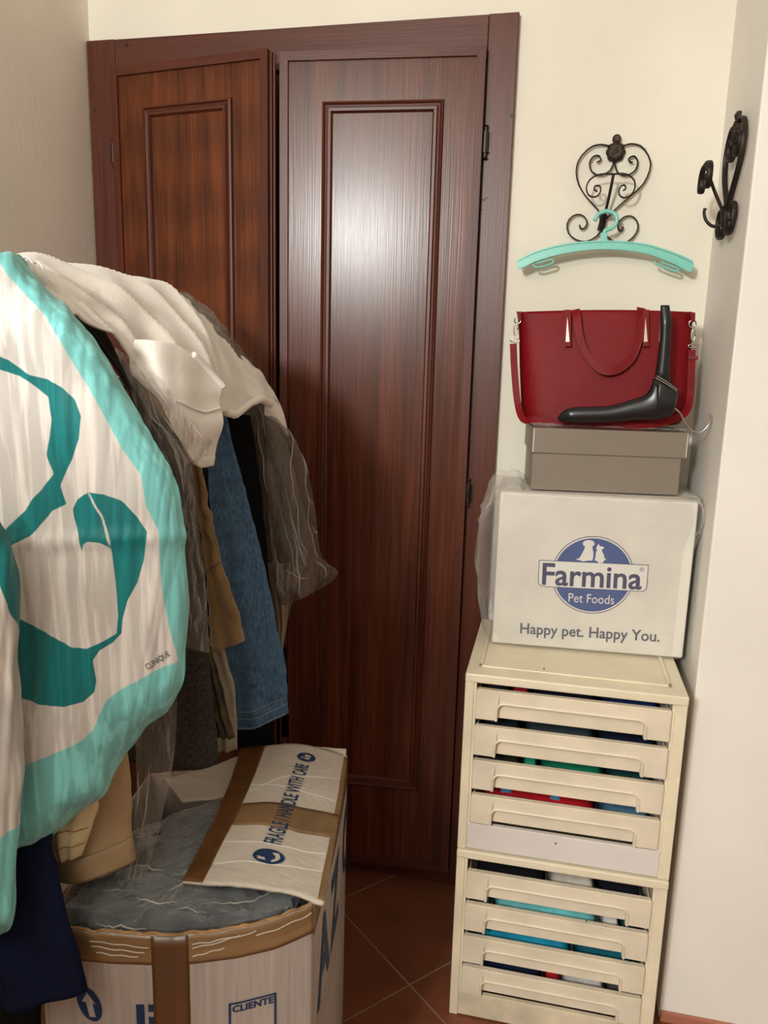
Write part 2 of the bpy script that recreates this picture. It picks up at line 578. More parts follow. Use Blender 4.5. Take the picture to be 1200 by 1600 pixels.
M_creamc = mat('cream_canvas', (204, 186, 148), rough=0.85, spec=0.15, var=0.08, vscale=20, bump=0.3, bscale=300)
M_navy = mat('navy_wool', (16, 22, 46), rough=0.9, spec=0.12, var=0.12, vscale=20, bump=0.3, bscale=400)
M_blackc = mat('black_cloth', (20, 19, 20), rough=0.9, spec=0.12, var=0.1)
M_taupe = mat('taupe_cloth', (110, 98, 86), rough=0.9, spec=0.12, var=0.15, vscale=8)
M_camo = mat('olive_cloth', (98, 84, 56), rough=0.9, rgb2=(44, 40, 28), vscale=26)
M_slate = mat('slate_grey_cloth', (56, 62, 67), rough=0.9, spec=0.15, var=0.2, vscale=6, bump=0.3, bscale=300)
M_pale = mat('pale_cloth', (150, 138, 120), rough=0.9, var=0.08)
M_filmh = film('garment_cover_film', body=0.14, edge=0.6, tint=(200, 190, 178), rough=0.10, bscale=10, stretch=(3, 3, 0.9), bump=1.0)
M_filmd = film('smoky_garment_film', body=0.34, edge=0.75, tint=(128, 120, 112), rough=0.10, bscale=11, stretch=(2.4, 2.4, 0.9), bump=1.0)
M_filmb = film('box_wrap_film', body=0.08, edge=0.6, tint=(214, 206, 196), rough=0.10, bscale=7, bump=0.4)
M_filmc = film('crumpled_clear_film', body=0.09, edge=0.75, tint=(206, 208, 208), rough=0.10, bscale=13, bump=1.0)


def clothmat(name, rgb):
    return mat(name, rgb, rough=0.85, spec=0.15, var=0.2, vscale=18, bump=0.3, bscale=250)


M_crease = film('film_crease', body=0.42, edge=0.9, tint=(225, 220, 212), rough=0.08, bscale=30, bump=0.2)


def creases(sf_, root, n, seed, along=0, length=0.35, r=0.0009, wig=0.03):
    """sharp folded ridges standing on a sheet of film"""
    rs = np.random.RandomState(seed)
    mb = MB()
    for q in range(n):
        k_ = 16
        L0 = length * (0.35 + rs.rand())
        a0, b0 = rs.rand() * (1 - L0 * 0.6), 0.06 + 0.88 * rs.rand()
        a_ = np.clip(a0 + np.linspace(0, L0, k_), 0.02, 0.98)
        b_ = np.clip(b0 + np.cumsum(rs.normal(size=k_)) * wig * 0.5 + (rs.rand() - 0.5) * 0.16 * np.linspace(0, 1, k_), 0.02, 0.98)
        P = sf_.map(a_, b_, 0.0006) if along == 0 else sf_.map(b_, a_, 0.0006)
        rr = r * (0.4 + rs.rand()) * np.sin(np.linspace(0.15, 3.0, k_)) + 0.00015
        mb.tube(P, rr, 5)
    return tag(mb.build('film_crease', M_crease, root, smooth=True), kind='stuff')


# ------------------------------------------------------------------ setting
RX, RY = 1.492, -0.335          # the wall's return on the right and the face it turns into
def struct(name, mb, m, parent=None):
    o = mb.build(name, m, parent)
    o['kind'] = 'structure'
    return o
struct('wall_back', MB().box(-0.1, RX, 0.0, 0.1, 0, 2.8), M_wall)
struct('wall_left', MB().box(-0.1, 0.0, -2.3, 0.0, 0, 2.8), M_wall_left)
struct('wall_right', MB().box(RX, 3.1, RY, 0.1, 0, 2.8, bev=0.004), M_wall_right)
struct('wall_far_side', MB().box(3.0, 3.1, -4.6, RY, 0, 2.8), M_wall_room)
struct('wall_front', MB().box(-1.5, 3.1, -4.7, -4.6, 0, 2.8), M_wall_room)
struct('added_shade_wall', MB().box(-0.1, 0.56, -2.4, -2.3, 0, 1.74), M_wall_room)  # unseen wall added to block the lamp from carton, floor and door base
struct('wall_side_room', MB().box(-1.6, -1.5, -4.7, -2.2, 0, 2.8), M_wall_room)
struct('wall_side_room_back', MB().box(-1.5, -0.1, -2.3, -2.2, 0, 2.8), M_wall_room)
struct('ceiling', MB().box(-1.6, 3.1, -4.7, 0.1, 2.8, 2.9), M_ceil)
fl = struct('floor', MB().box(-1.5, 3.0, -4.6, 0.0, -0.06, -0.0025), M_grout)
# terracotta tiles laid on the diagonal
def clip(poly, x0, x1, y0, y1):
    for ax, lim, sgn in ((0, x0, 1), (0, x1, -1), (1, y0, 1), (1, y1, -1)):
        out = []
        for i in range(len(poly)):
            a, b = poly[i], poly[(i + 1) % len(poly)]
            da, db = (a[ax] - lim) * sgn, (b[ax] - lim) * sgn
            if da >= 0: out.append(a)
            if (da >= 0) != (db >= 0):
                t = da / (da - db)
                out.append((a[0] + (b[0] - a[0]) * t, a[1] + (b[1] - a[1]) * t))
        poly = out
        if len(poly) < 3: return []
    return poly
TO, TA, TS = at(640, 1538, 2, 0)[:2], math.radians(48.0), 0.327
e1 = np.array([math.cos(TA), math.sin(TA)]); e2 = np.array([-math.sin(TA), math.cos(TA)])
g = 0.0028
for i in range(-12, 9):
    for j in range(-9, 13):
        c = [TO + e1 * TS * (i + a) + e2 * TS * (j + b) + e1 * (g if a == 0 else -g) + e2 * (g if b == 0 else -g) for a, b in ((0, 0), (1, 0), (1, 1), (0, 1))]
        q = clip([tuple(v) for v in c], 0.001 if max(v[1] for v in c) > -2.3 else -1.49, 2.99, -4.59, -0.001)
        if len(q) >= 3:
            dz = random.uniform(-0.0004, 0.0004)
            MB().prism([(x, y, -0.006) for x, y in q], (0, 0, 1), 0.006 + dz).build('tile', M_tile, fl)
pp = at(1096, 1078, 1, RY - 0.0004)
rs_ = np.random.RandomState(3)
MB().prism([tuple(pp + np.array([0.010 * math.cos(t) * (0.7 + 0.5 * rs_.rand()), 0, 0.022 * math.sin(t) * (0.7 + 0.5 * rs_.rand())])) for t in np.linspace(0, 6.283, 18, endpoint=False)], (0, -1, 0), 0.0012).build('plaster_patch', M_ceil, bpy.data.objects['wall_right'])
x = RX + 0.001
bb = empty('baseboard_right', (RX, RY, 0), kind='structure')
while x < 2.9:
    x1 = min(x + 0.33, 2.99)
    MB().box(x, x1 - 0.002, RY - 0.009, RY - 0.0005, 0.0, 0.024, bev=0.002).build('tile', M_skirt, bb)
    x = x1

# ------------------------------------------------------------------ double door
FT = 0.018
fr = empty('trim_1', (0.52, 0, 0), kind='structure')
MB().box(0.003, 0.077, -FT, -0.0005, 0, 2.145, bev=0.0015).build('jamb', M_frame, fr)
MB().box(0.984, 1.049, -FT, -0.0005, 0, 2.145, bev=0.0015).build('jamb', M_frame, fr)
MB().box(0.0775, 0.9835, -FT + 0.001, -0.0005, 2.055, 2.1445, bev=0.0015).build('head_casing', M_frameh, fr)
MB().box(0.0775, 0.9835, -FT + 0.006, -0.0005, 0.0, 0.05, bev=0.001).build('sill', M_frameh, fr)
MB().box(0.0775, 0.9835, -0.004, -0.0006, 0.05, 2.055).build('backing', M_frame, fr)
for px, py in ((148, 172), (800, 181), (197, 70)):
    p = at(px, py, 1, -FT)
    MB().tube([p, p + np.array([0, -0.0018, 0])], 0.0042, 12).build('screw', M_screw, fr)
# small pen strokes on the right jamb
for a, b in (((752, 312), (763, 309)), ((752, 314), (758, 313)), ((750, 327), (755, 328))):
    MB().tube([at(*a, 1, -FT - 0.0005), at(*b, 1, -FT - 0.0005)], 0.0008, 5).build('scratch_mark', M_screw, fr)


def leaf(name, hx, sgn, width, ang, zb, zt, px0, px1, pz0, pz1, m, label_side):
    """door leaf hinged at x=hx, local x runs away from the hinge"""
    th = math.radians(ang)
    o3 = np.array([hx, -0.020, 0.0]); ex = np.array([sgn * math.cos(th), -math.sin(th), 0]); nn = np.array([-math.sin(th) * sgn, -math.cos(th), 0])
    # local frame: X=ex, Y=-nn (into the wall), Z up
    Mx = Matrix(((ex[0], -nn[0], 0, o3[0]), (ex[1], -nn[1], 0, o3[1]), (0, 0, 1, 0), (0, 0, 0, 1)))
    root = empty(name, (hx, -0.02, zb), kind='structure')
    W = width
    MB().box(0, W, -0.014, 0.0, zb, zt, M=Mx).build('leaf_board', m, root)
    # perimeter lipping: mitred raised border
    b = 0.019
    for nm, q in (('stile', [(0, zb), (b, zb + b), (b, zt - b), (0, zt)]), ('stile', [(W, zt), (W - b, zt - b), (W - b, zb + b), (W, zb)]),
                  ('rail', [(0, zt), (b, zt - b), (W - b, zt - b), (W, zt)]), ('rail', [(W, zb), (W - b, zb + b), (b, zb + b), (0, zb)])):
        P = [Mx @ Vector((x, -0.0142, z)) for x, z in q]
        MB().prism([tuple(p) for p in P], nn, 0.0065).build(nm, M_frameh if nm == 'rail' else M_frame, root)
    # moulding of the long panel: a double bead frame, built side by side with mitres
    prof = [(-0.013, 0), (-0.011, 0.008), (-0.007, 0.010), (-0.004, 0.005), (0.0, 0.004), (0.003, 0.009), (0.009, 0.0085), (0.011, 0.003), (0.013, 0)]
    cs = [(px0, pz0, 1, 1), (px1, pz0, -1, 1), (px1, pz1, -1, -1), (px0, pz1, 1, -1)]
    for s in range(4):
        A, B = cs[s], cs[(s + 1) % 4]
        V = []
        for c in (A, B):
            for q, h in prof:
                V.append(tuple(Mx @ Vector((c[0] + c[2] * q, -0.0138 - h, c[1] + c[3] * q))))
        k = len(prof)
        F = [[i, i + 1, k + i + 1, k + i] for i in range(k - 1)] + [list(range(k)), [k + i for i in range(k)][::-1]]
        mesh('panel_moulding', V, F, M_frameh if s % 2 == 0 else M_frame, root)
    return root, Mx
d1, Mx1 = leaf('door_1', 0.079, 1, 0.430, 8.0, 0.055, 2.073, 0.101, 0.324, 0.30, 1.968, M_leafL, 'left')
d2, Mx2 = leaf('door_2', 0.982, -1, 0.463, 4.2, 0.055, 2.074, 0.100, 0.352, 0.297, 1.957, M_leafR, 'right')
# the meeting strip on the left leaf
for i, x0 in enumerate((0.4305, 0.4368)):
    MB().box(x0, x0 + 0.0055, -0.012 + i * 0.004, 0.0, 0.058, 2.07 - i * 0.004, bev=0.002, M=Mx1).build('meeting_strip', M_frame, d1)
def hinge(px, py, h, root, yy=-0.028):
    c = at(px, py, 1, yy)
    hg = MB().tube([c + np.array([0, 0, z]) for z in (-h / 2, -h * 0.36, -h * 0.359, h * 0.359, h * 0.36, h / 2)], [0.004, 0.004, 0.0072, 0.0072, 0.004, 0.004], 12).build('hinge', M_brass, root, smooth=False)
    for s in (-1, 1):
        MB().tube([c + np.array([0, 0, s * h * q]) for q in (0.5, 0.53, 0.56, 0.58)], [0.003, 0.0062, 0.005, 0.001], 10).build('finial', M_brass, hg)
    MB().box(c[0] - 0.003, c[0] + 0.012, -0.0205, -0.0185, c[2] - h * 0.34, c[2] + h * 0.34).build('hinge_plate', M_brass, hg)
hinge(758.5, 222, 0.062, d2, -0.027); hinge(731, 770, 0.062, d2, -0.027); hinge(177.5, 240, 0.062, d1, -0.029)

# ------------------------------------------------------------------ wrought iron hooks
HK0 = at(780 + 500 / 2.857, 180 + 320 / 2.857, 1, -0.004)
S = 0.000478
def build_hook():
    root = empty('iron_hook', tuple(HK0), 'heart shaped black wrought iron hook with turquoise hanger on it', 'hook')
    def L(pts, y, n=40):
        P = np.array([[HK0[0] + (q[0] - 500) * S, HK0[1] - (q[2] if len(q) > 2 else y), HK0[2] + (320 - q[1]) * S] for q in pts])
        return cr(P, n)
    def strip(name, pts, y, n=44, wd=0.0056, th=0.0017):
        return MB().tube(L(pts, y, n), th, 8, r2=wd, flat=(0, 1, 0)).build(name, M_iron, root, smooth=True)
    yb = 0.007
    strip('heart_scroll', [(475, 148), (440, 140), (395, 150), (350, 195), (337, 245), (350, 305), (385, 358), (425, 400), (455, 432), (470, 480), (492, 535), (540, 567), (590, 565), (625, 530), (632, 490), (608, 456), (572, 454), (545, 478), (545, 508), (560, 517), (567, 500)], yb)
    strip('heart_scroll', [(540, 148), (575, 141), (620, 155), (655, 200), (664, 245), (645, 305), (610, 345), (560, 390), (515, 432), (482, 475), (460, 530), (410, 562), (360, 555), (322, 525), (313, 480), (338, 447), (378, 445), (403, 475), (394, 502), (375, 505), (370, 488)], yb)
    strip('inner_scroll', [(503, 218), (485, 255), (445, 272), (408, 255), (395, 220), (408, 192), (434, 188), (443, 206), (428, 216)], yb)
    strip('inner_scroll', [(505, 218), (522, 260), (560, 276), (598, 255), (607, 218), (590, 194), (568, 202), (572, 217), (586, 220)], yb)
    hk = strip('hat_hook_scroll', [(436, 362), (421, 353), (425, 338), (446, 340), (449, 366), (430, 385), (400, 378), (386, 345), (402, 308), (445, 289), (500, 290), (552, 290), (590, 315), (597, 350), (582, 380), (550, 391), (529, 370), (535, 343), (552, 337), (558, 352), (548, 360)], 0.054)
    MB().tube(L([(500, 290, 0.054), (496, 330, 0.048), (487, 400, 0.032), (472, 490, 0.008), (470, 510, 0.006)], 0, 24), [0.0032] * 24, 8).build('hook_stem', M_iron, root, smooth=True)
    MB().tube(L([(470, 500, 0.006), (470, 520, 0.016), (468, 522, 0.030), (464, 500, 0.042), (460, 470, 0.047), (458, 452, 0.046)], 0, 24), [0.0032] * 23 + [0.004], 8).build('lower_hook', M_iron, root, smooth=True)
    MB().tube(L([(478, 445, 0.008), (474, 470, 0.008), (466, 515, 0.008)], 0, 8), [0.0075, 0.0085, 0.0075] if False else 0.0075, 10).build('binding', M_iron, root, smooth=True)
    # rosette: lobed disc with petals and an eyelet
    mb = MB()
    cx, cz = HK0[0] + (507 - 500) * S, HK0[2] + (320 - 172) * S
    V = [(cx, HK0[1] - 0.016, cz)]
    nr, nt = 6, 48
    for i in range(1, nr + 1):
        for k in range(nt):
            t = 2 * math.pi * k / nt
            lob = 1 + 0.05 * math.cos(8 * t)
            r = 42 * S * lob * i / nr
            h = 0.016 - 0.007 * (i / nr) ** 2 + 0.0022 * math.cos(12 * t + i) * (i / nr) - (0.004 if i in (2,) else 0)
            V.append((cx + r * math.cos(t), HK0[1] - (h if i < nr else 0.004), cz + r * 1.05 * math.sin(t)))
    F = [[0, 1 + k, 1 + (k + 1) % nt] for k in range(nt)]
    F += [[1 + (i - 1) * nt + k, 1 + i * nt + k, 1 + i * nt + (k + 1) % nt, 1 + (i - 1) * nt + (k + 1) % nt] for i in range(1, nr) for k in range(nt)]
    F += [[1 + (nr - 1) * nt + k for k in range(nt)]]
    mb.add(V, F)
    M_ros = mat('bronzed_iron', (70, 56, 46), rough=0.5, metal=0.5, var=0.3, vscale=80, bump=0.5, bscale=160)
    mb.build('rosette', M_ros, root, smooth=True)
    ez = HK0[2] + (320 - 118) * S
    MB().tube([(cx, HK0[1] - 0.003, ez), (cx, HK0[1] - 0.010, ez), (cx, HK0[1] - 0.013, ez)], [0.0092, 0.0092, 0.005], 16).build('eyelet', M_ros, root)
    MB().tube([(cx, HK0[1] - 0.0125, ez + 0.001), (cx, HK0[1] - 0.0142, ez + 0.001)], 0.0024, 8).build('nail', M_screw, root)
    return root
hook = build_hook()
hook2 = hook.copy(); COL.objects.link(hook2)
for ch in list(hook.children):
    c = ch.copy(); COL.objects.link(c); c.parent = hook2
hook2.rotation_euler = (0, 0, -math.pi / 2)
hook2.location = (RX - 0.004, -0.205, HK0[2] - 0.018)
hook2['label'] = 'black wrought iron hook seen edge-on, on the narrow return of the right wall'

# ------------------------------------------------------------------ turquoise hanger
hy = -0.052
hroot = empty('clothes_hanger', tuple(at(945, 378, 1, hy)), 'turquoise plastic hanger hanging from the heart shaped iron hook', 'hanger')
def bar(px, top, bot, y0, y1, name, n=60, rim=True):
    """curved bar with a raised rim: top/bottom outlines in the hanging plane"""
    t = cr([at(q[0], q[1], 1, hy) for q in top], n); b = cr([at(q[0], q[1], 1, hy) for q in bot], n)
    mb = MB()
    V, k = [], 8
    for i in range(n):
        d = b[i] - t[i]
        for f, y in ((0, y0), (0, y1), (0.16, y1), (0.2, y1 + 0.0025), (0.8, y1 + 0.0025), (0.84, y1), (1, y1), (1, y0)):
            p = t[i] + d * f; V.append((p[0], p[1] + y, p[2]))
    F = [[i * k + j, i * k + (j + 1) % k, (i + 1) * k + (j + 1) % k, (i + 1) * k + j] for i in range(n - 1) for j in range(k)] + [list(range(k))[::-1], [(n - 1) * k + j for j in range(k)]]
    mb.add(V, F)
    return mb.build(name, M_turq, hroot)
bar(0, [(808, 410), (812, 405), (840, 392), (885, 381), (945, 376.5), (1005, 381), (1050, 394), (1078, 406), (1083, 412)],
    [(808, 413), (813, 420), (840, 408), (885, 396), (945, 390), (1005, 396), (1050, 412), (1076, 425), (1083, 418)], 0.006, -0.008, 'arm')
P = [at(x, y, 1, hy) for x, y in ((945, 378), (944, 368), (946, 360), (957, 356), (964, 345), (960, 334), (947, 330), (935, 335), (929, 345))]
MB().tube(cr(P, 40), 0.0044, 10).build('hook', M_turq, hroot, smooth=True)
MB().box(*sorted([at(938, 368, 1, hy)[0], at(949, 368, 1, hy)[0]]), hy - 0.005, hy + 0.004, at(944, 379, 1, hy)[2], at(944, 364, 1, hy)[2], bev=0.0015).build('neck', M_turq, hroot)
for pts in ([(834, 411), (834, 415), (840, 418), (862, 412), (864, 407), (858, 406), (838, 412)], [(1024, 408), (1026, 413), (1056, 424), (1060, 421), (1056, 418), (1032, 409)]):
    MB().tube(cr([at(x, y, 1, hy - 0.001) for x, y in pts], 24), 0.0022, 7).build('strap_loop', M_turq, hroot, smooth=True)

# ------------------------------------------------------------------ drawer units
UX0, UX1, UYF, UYB = 1.043, 1.463, -0.437, -0.098
def unit(z0, H, label, plinth_m, ztop_rim):
    r = empty('drawer_unit', ((UX0 + UX1) / 2, (UYF + UYB) / 2, z0), label, 'drawer unit')
    t = 0.018
    W = UX1 - UX0
    for xa, xb in ((UX0, UX0 + t), (UX1 - t - 0.004, UX1)):
        MB().box(xa, xb, UYF + 0.003, UYB, z0 + 0.0005, z0 + H - 0.019, bev=0.002).build('side_panel', M_cream, r)
    MB().box(UX0 + t, UX1 - t - 0.004, UYB - 0.012, UYB, z0 + 0.0005, z0 + H - 0.019).build('back_panel', M_cream, r)
    MB().box(UX0, UX1, UYF - 0.002, UYB, z0 + H - 0.019, z0 + H - 0.0006, bev=0.003).build('top_panel', M_cream, r)
    if ztop_rim:
        zt = z0 + H - 0.0006
        mb = MB()
        a, b, c, d = UX0 + 0.022, UX1 - 0.026, UYF + 0.038, UYB - 0.02
        mb.box(a, b, c, c + 0.008, zt, zt + 0.004, bev=0.0015); mb.box(a, b, d - 0.008, d, zt, zt + 0.004, bev=0.0015)
        mb.box(a, a + 0.008, c, d, zt, zt + 0.004, bev=0.0015); mb.box(b - 0.008, b, c, d, zt, zt + 0.004, bev=0.0015)
        mb.build('top_rim', M_cream, r)
    # fixed runners lining the opening
    for xa in (UX0 + t, UX1 - t - 0.004 - 0.005):
        MB().box(xa, xa + 0.005, UYF + 0.006, UYB - 0.014, z0 + 0.06, z0 + H - 0.02).build('runner', M_cream, r)
    MB().box(UX0 + t, UX1 - t - 0.004, UYF + 0.0045, UYF + 0.016, z0 + 0.003, z0 + 0.060, bev=0.0015).build('bottom_panel', plinth_m, r)
    x0, x1 = UX0 + t + 0.006, UX1 - t - 0.010
    h, pitch = 0.0635, 0.0765
    for i in range(4):
        zb = z0 + 0.066 + (3 - i) * pitch
        d = MB()
        # proud front: outline with a wide handle cut-out in its lower half
        def rc(cx, cz, r0, a0, a1, n=6): return [(cx + r0 * math.cos(a0 + (a1 - a0) * q / n), cz + r0 * math.sin(a0 + (a1 - a0) * q / n)) for q in range(n + 1)]
        ca, cb, ch = x0 + 0.044, x1 - 0.047, zb + 0.036
        pl = [(x0, zb)] + [(ca, zb)] + [(ca, ch - 0.010)] + rc(ca + 0.012, ch - 0.012, 0.012, math.pi, math.pi / 2) + rc(cb - 0.012, ch - 0.012, 0.012, math.pi / 2, 0) + [(cb, zb), (x1, zb)] + rc(x1 - 0.004, zb + h - 0.004, 0.004, 0, math.pi / 2) + rc(x0 + 0.004, zb + h - 0.004, 0.004, math.pi / 2, math.pi)
        yf = UYF - 0.005 + random.uniform(-0.0015, 0.0015)
        bm = bmesh.new()
        vs = [bm.verts.new((x, yf, z)) for x, z in pl]
        f = bm.faces.new(vs)
        res = bmesh.ops.extrude_face_region(bm, geom=[f])
        for v in res['geom']:
            if isinstance(v, bmesh.types.BMVert): v.co.y += 0.013
        fe = [e for e in bm.edges if all(abs(v.co.y - yf) < 1e-6 for v in e.verts)]
        bmesh.ops.bevel(bm, geom=fe, offset=0.0022, segments=2, affect='EDGES')
        bmesh.ops.recalc_face_normals(bm, faces=bm.faces)
        bm.verts.index_update()
        front = MB().add([v.co[:] for v in bm.verts], [[v.index for v in q.verts] for q in bm.faces])
        bm.free()
        front = front.build('drawer', M_cream2, r)
        # bead round the handle cut-out
        bead = [(ca - 0.003, zb + 0.001), (ca - 0.003, ch - 0.008)] + rc(ca + 0.012, ch - 0.012, 0.0145, math.pi, math.pi / 2) + rc(cb - 0.012, ch - 0.012, 0.0145, math.pi / 2, 0) + [(cb + 0.003, ch - 0.008), (cb + 0.003, zb + 0.001)]
        MB().tube([(x, yf - 0.0006, z) for x, z in bead], 0.0026, 6).build('handle', M_cream2, front)
        # recessed face behind the cut-out, drawer tray
        mb = MB()
        mb.box(x0 + 0.002, x1 - 0.002, yf + 0.0125, yf + 0.0150, zb + 0.004, zb + h - 0.006)
        mb.box(x0 + 0.002, x0 + 0.005, yf + 0.0150, UYB - 0.02, zb + 0.0015, zb + h - 0.008)
        mb.box(x1 - 0.005, x1 - 0.002, yf + 0.0150, UYB - 0.02, zb + 0.0015, zb + h - 0.008)
        mb.box(x0 + 0.002, x1 - 0.002, UYB - 0.024, UYB - 0.02, zb + 0.0015, zb + h - 0.008)
        mb.box(x0 + 0.005, x1 - 0.005, yf + 0.0150, UYB - 0.024, zb + 0.0015, zb + 0.004)
        mb.build('drawer_tray', M_cream2, front)
        DR.append((x0 + 0.006, x1 - 0.006, yf + 0.0158, UYB - 0.026, zb + 0.004, zb + h - 0.004))
    return r
DR = []
u_low = unit(0.0, 0.405, 'lower cream plastic four drawer unit standing on the floor', M_plinth2, False)
low_dr = DR; DR = []
u_up = unit(0.405, 0.390, 'upper cream plastic four drawer unit under the white box', M_plinth, True)
up_dr = DR
for px, py in ((850, 1045), (915, 1166), (1010, 1189), (868, 1318)):
    p = at(px, py, 1, UYF - 0.0005) if py > 1060 else at(px, py, 2, 0.7955)
    MB().tube([p, p + np.array([0, -0.0006, 0.0004])], 0.0016, 7).build('speck', M_speck, u_up)
for px, py in ((933, 1387), (916, 1439)):
    p = at(px, py, 1, UYF - 0.001)
    MB().tube([p, p + np.array([0, -0.0006, 0])], 0.0015, 7).build('speck', M_speck, u_low)

# folded clothes inside the drawers
def folded(dr, f0, f1, rgb, label, top=0.0, seed=1, cat='garment', stripes=None):
    x0, x1, y0, y1, z0, z1 = dr
    a, b = x0 + (x1 - x0) * f0 + 0.001, x0 + (x1 - x0) * f1 - 0.001
    n, m = 22, 14
    zt = z1 - 0.003 + top
    X, Y = np.meshgrid(np.linspace(a, b, n), np.linspace(y0 + 0.002, y1 - 0.002, m), indexing='ij')
    uu = np.linspace(0, 1, n)[:, None] * 2 - 1; vv = np.linspace(0, 1, m)[None] * 2 - 1
    edge = (1 - np.abs(uu) ** 8) * (1 - np.abs(vv) ** 10)
    P = np.stack([X, Y, np.zeros_like(X)], 2)
    Z = z0 + 0.001 + (zt - z0) * edge ** 0.5 + wr(P, 40, seed) * 0.0022 * edge - 0.002 * edge
    P[..., 2] = np.minimum(Z, z1 + 0.0045)
    s = Surf.__new__(Surf); s.P = P; s.n, s.m = n, m; s.norm()
    base = P.copy(); base[..., 2] = z0 + 0.0005
    V = np.concatenate([P.reshape(-1, 3), base.reshape(-1, 3)])
    F = [[i * m + j, (i + 1) * m + j, (i + 1) * m + j + 1, i * m + j + 1] for i in range(n - 1) for j in range(m - 1)]
    k = n * m
    F += [[q + k for q in f[::-1]] for f in F]
    rim = [i * m for i in range(n)] + [(n - 1) * m + j for j in range(1, m)] + [i * m + m - 1 for i in range(n - 2, -1, -1)] + [j for j in range(m - 2, 0, -1)]
    F += [[rim[q] + k, rim[(q + 1) % len(rim)] + k, rim[(q + 1) % len(rim)], rim[q]] for q in range(len(rim))]
    o = mesh('folded_garment', V, F, clothmat('cloth_' + str(seed), rgb), None, True, at0=((a + b) / 2, (y0 + y1) / 2, z0 + 0.0005))
    tag(o, label, cat, 'folded clothes in the drawers')
    if stripes:
        for (u0, u1) in stripes:
            s.patch('stripe', u0, u1, 0.01, 0.5, clothmat('stripe', (70, 130, 165)), o, off=0.0014, thick=0.0012, n=6, m=12)
    return o
U, D = up_dr, low_dr
folded(U[0], 0.02, 0.16, (30, 36, 40), 'dark grey folded garment in the top drawer of the upper unit, beside the red one', seed=11)
folded(U[0], 0.17, 0.27, (170, 30, 34), 'small red folded garment in the top drawer of the upper unit', seed=12)
folded(U[0], 0.28, 0.66, (20, 22, 34), 'black folded garment across the middle of the top drawer of the upper unit', -0.003, seed=13)
folded(U[0], 0.67, 0.98, (26, 46, 96), 'royal blue folded garment at the end of the top drawer of the upper unit', seed=14)
folded(U[1], 0.02, 0.24, (22, 26, 34), 'black folded garment in the second drawer from the top', seed=15)
folded(U[1], 0.25, 0.66, (46, 56, 60), 'grey green folded garment in the second drawer from the top', seed=16)
folded(U[1], 0.67, 0.98, (20, 28, 48), 'navy folded garment in the second drawer from the top', -0.002, seed=17)
folded(U[2], 0.02, 0.25, (34, 34, 30), 'blackish folded garment beside the green one in the third drawer', seed=18)
folded(U[2], 0.26, 0.34, (40, 150, 120), 'light sea green folded garment in the third drawer', 0.001, seed=19)
folded(U[2], 0.35, 0.72, (14, 110, 78), 'emerald green folded garment in the third drawer', seed=20)
folded(U[2], 0.73, 0.98, (22, 62, 60), 'dark teal folded garment in the third drawer', -0.002, seed=21)
folded(U[3], 0.02, 0.70, (168, 22, 34), 'red folded garment with blue stripes in the fourth drawer', 0.001, seed=22, stripes=((0.18, 0.27), (0.60, 0.68)))
folded(U[3], 0.71, 0.98, (70, 110, 134), 'grey blue folded garment beside the red striped one', seed=23)
folded(D[0], 0.02, 0.44, (16, 16, 20), 'black folded garment in the lower unit, beside the off-white one', seed=24)
folded(D[0], 0.45, 0.72, (196, 188, 176), 'off-white crumpled garment in the top drawer of the lower unit', 0.001, seed=25)
folded(D[0], 0.73, 0.98, (18, 20, 30), 'near-black folded garment at the far end, beside the off-white one', seed=26)
folded(D[1], 0.02, 0.12, (90, 96, 100), 'small grey garment beside the pale aqua one', seed=27)
folded(D[1], 0.13, 0.76, (112, 192, 196), 'pale aqua folded garment in the lower unit', 0.001, seed=28)
folded(D[1], 0.77, 0.87, (214, 214, 206), 'small white folded piece beside the pale aqua garment', seed=29)
folded(D[1], 0.88, 0.98, (40, 80, 84), 'dark teal folded piece beside the small white one', seed=30)
folded(D[2], 0.02, 0.62, (30, 140, 172), 'bright turquoise blue folded garment in the lower unit', seed=31)
folded(D[2], 0.63, 0.98, (22, 92, 108), 'petrol blue folded garment in the lower unit', seed=32)
folded(D[3], 0.02, 0.46, (18, 26, 50), 'dark navy folded garment in the bottom drawer', seed=33)
folded(D[3], 0.47, 0.56, (170, 22, 38), 'small red folded garment in the bottom drawer', seed=34)
folded(D[3], 0.57, 0.82, (196, 192, 188), 'white folded garment in the bottom drawer', seed=35)
folded(D[3], 0.83, 0.98, (70, 68, 66), 'dark grey folded garment in the bottom drawer, beside the white one', seed=36)

# ------------------------------------------------------------------ white pet food box and its plastic bag
BZ0, BZ1 = 0.7955, 1.134
bfl, bfr = at(768, 1007, 2, BZ0), at(1068, 1032, 2, BZ0)
btl, btr = at(778, 772, 1, bfl[1] - 0.012), at(1083, 782, 1, bfr[1] - 0.012)
bw = bfr - bfl; bw[2] = 0; bex = bw / np.linalg.norm(bw); bin_ = np.array([-bex[1], bex[0], 0])
BW, BD = 0.398, 0.215
BO = bfl + bin_ * 0.0
broot = empty('pet_food_box', tuple(BO + bex * BW / 2 + bin_ * BD / 2), 'white pet food carton with round blue dog and cat emblem, on the drawer units', 'box')
Mb = Matrix(((bex[0], bin_[0], 0, BO[0]), (bex[1], bin_[1], 0, BO[1]), (0, 0, 1, 0), (0, 0, 0, 1)))
MB().box(0, BW, 0, BD, BZ0 + 0.004, BZ1 - 0.001, bev=0.004, M=Mb).build('box_body', M_wbox, broot)
for s in (0, 1):   # two top flaps meeting in the middle
    MB().box(0.001, BW - 0.001, 0.001 + s * BD / 2, BD / 2 - 0.001 + s * BD / 2, BZ1 - 0.001, BZ1 + 0.001, M=Mb).build('top_flap', M_wbox, broot)
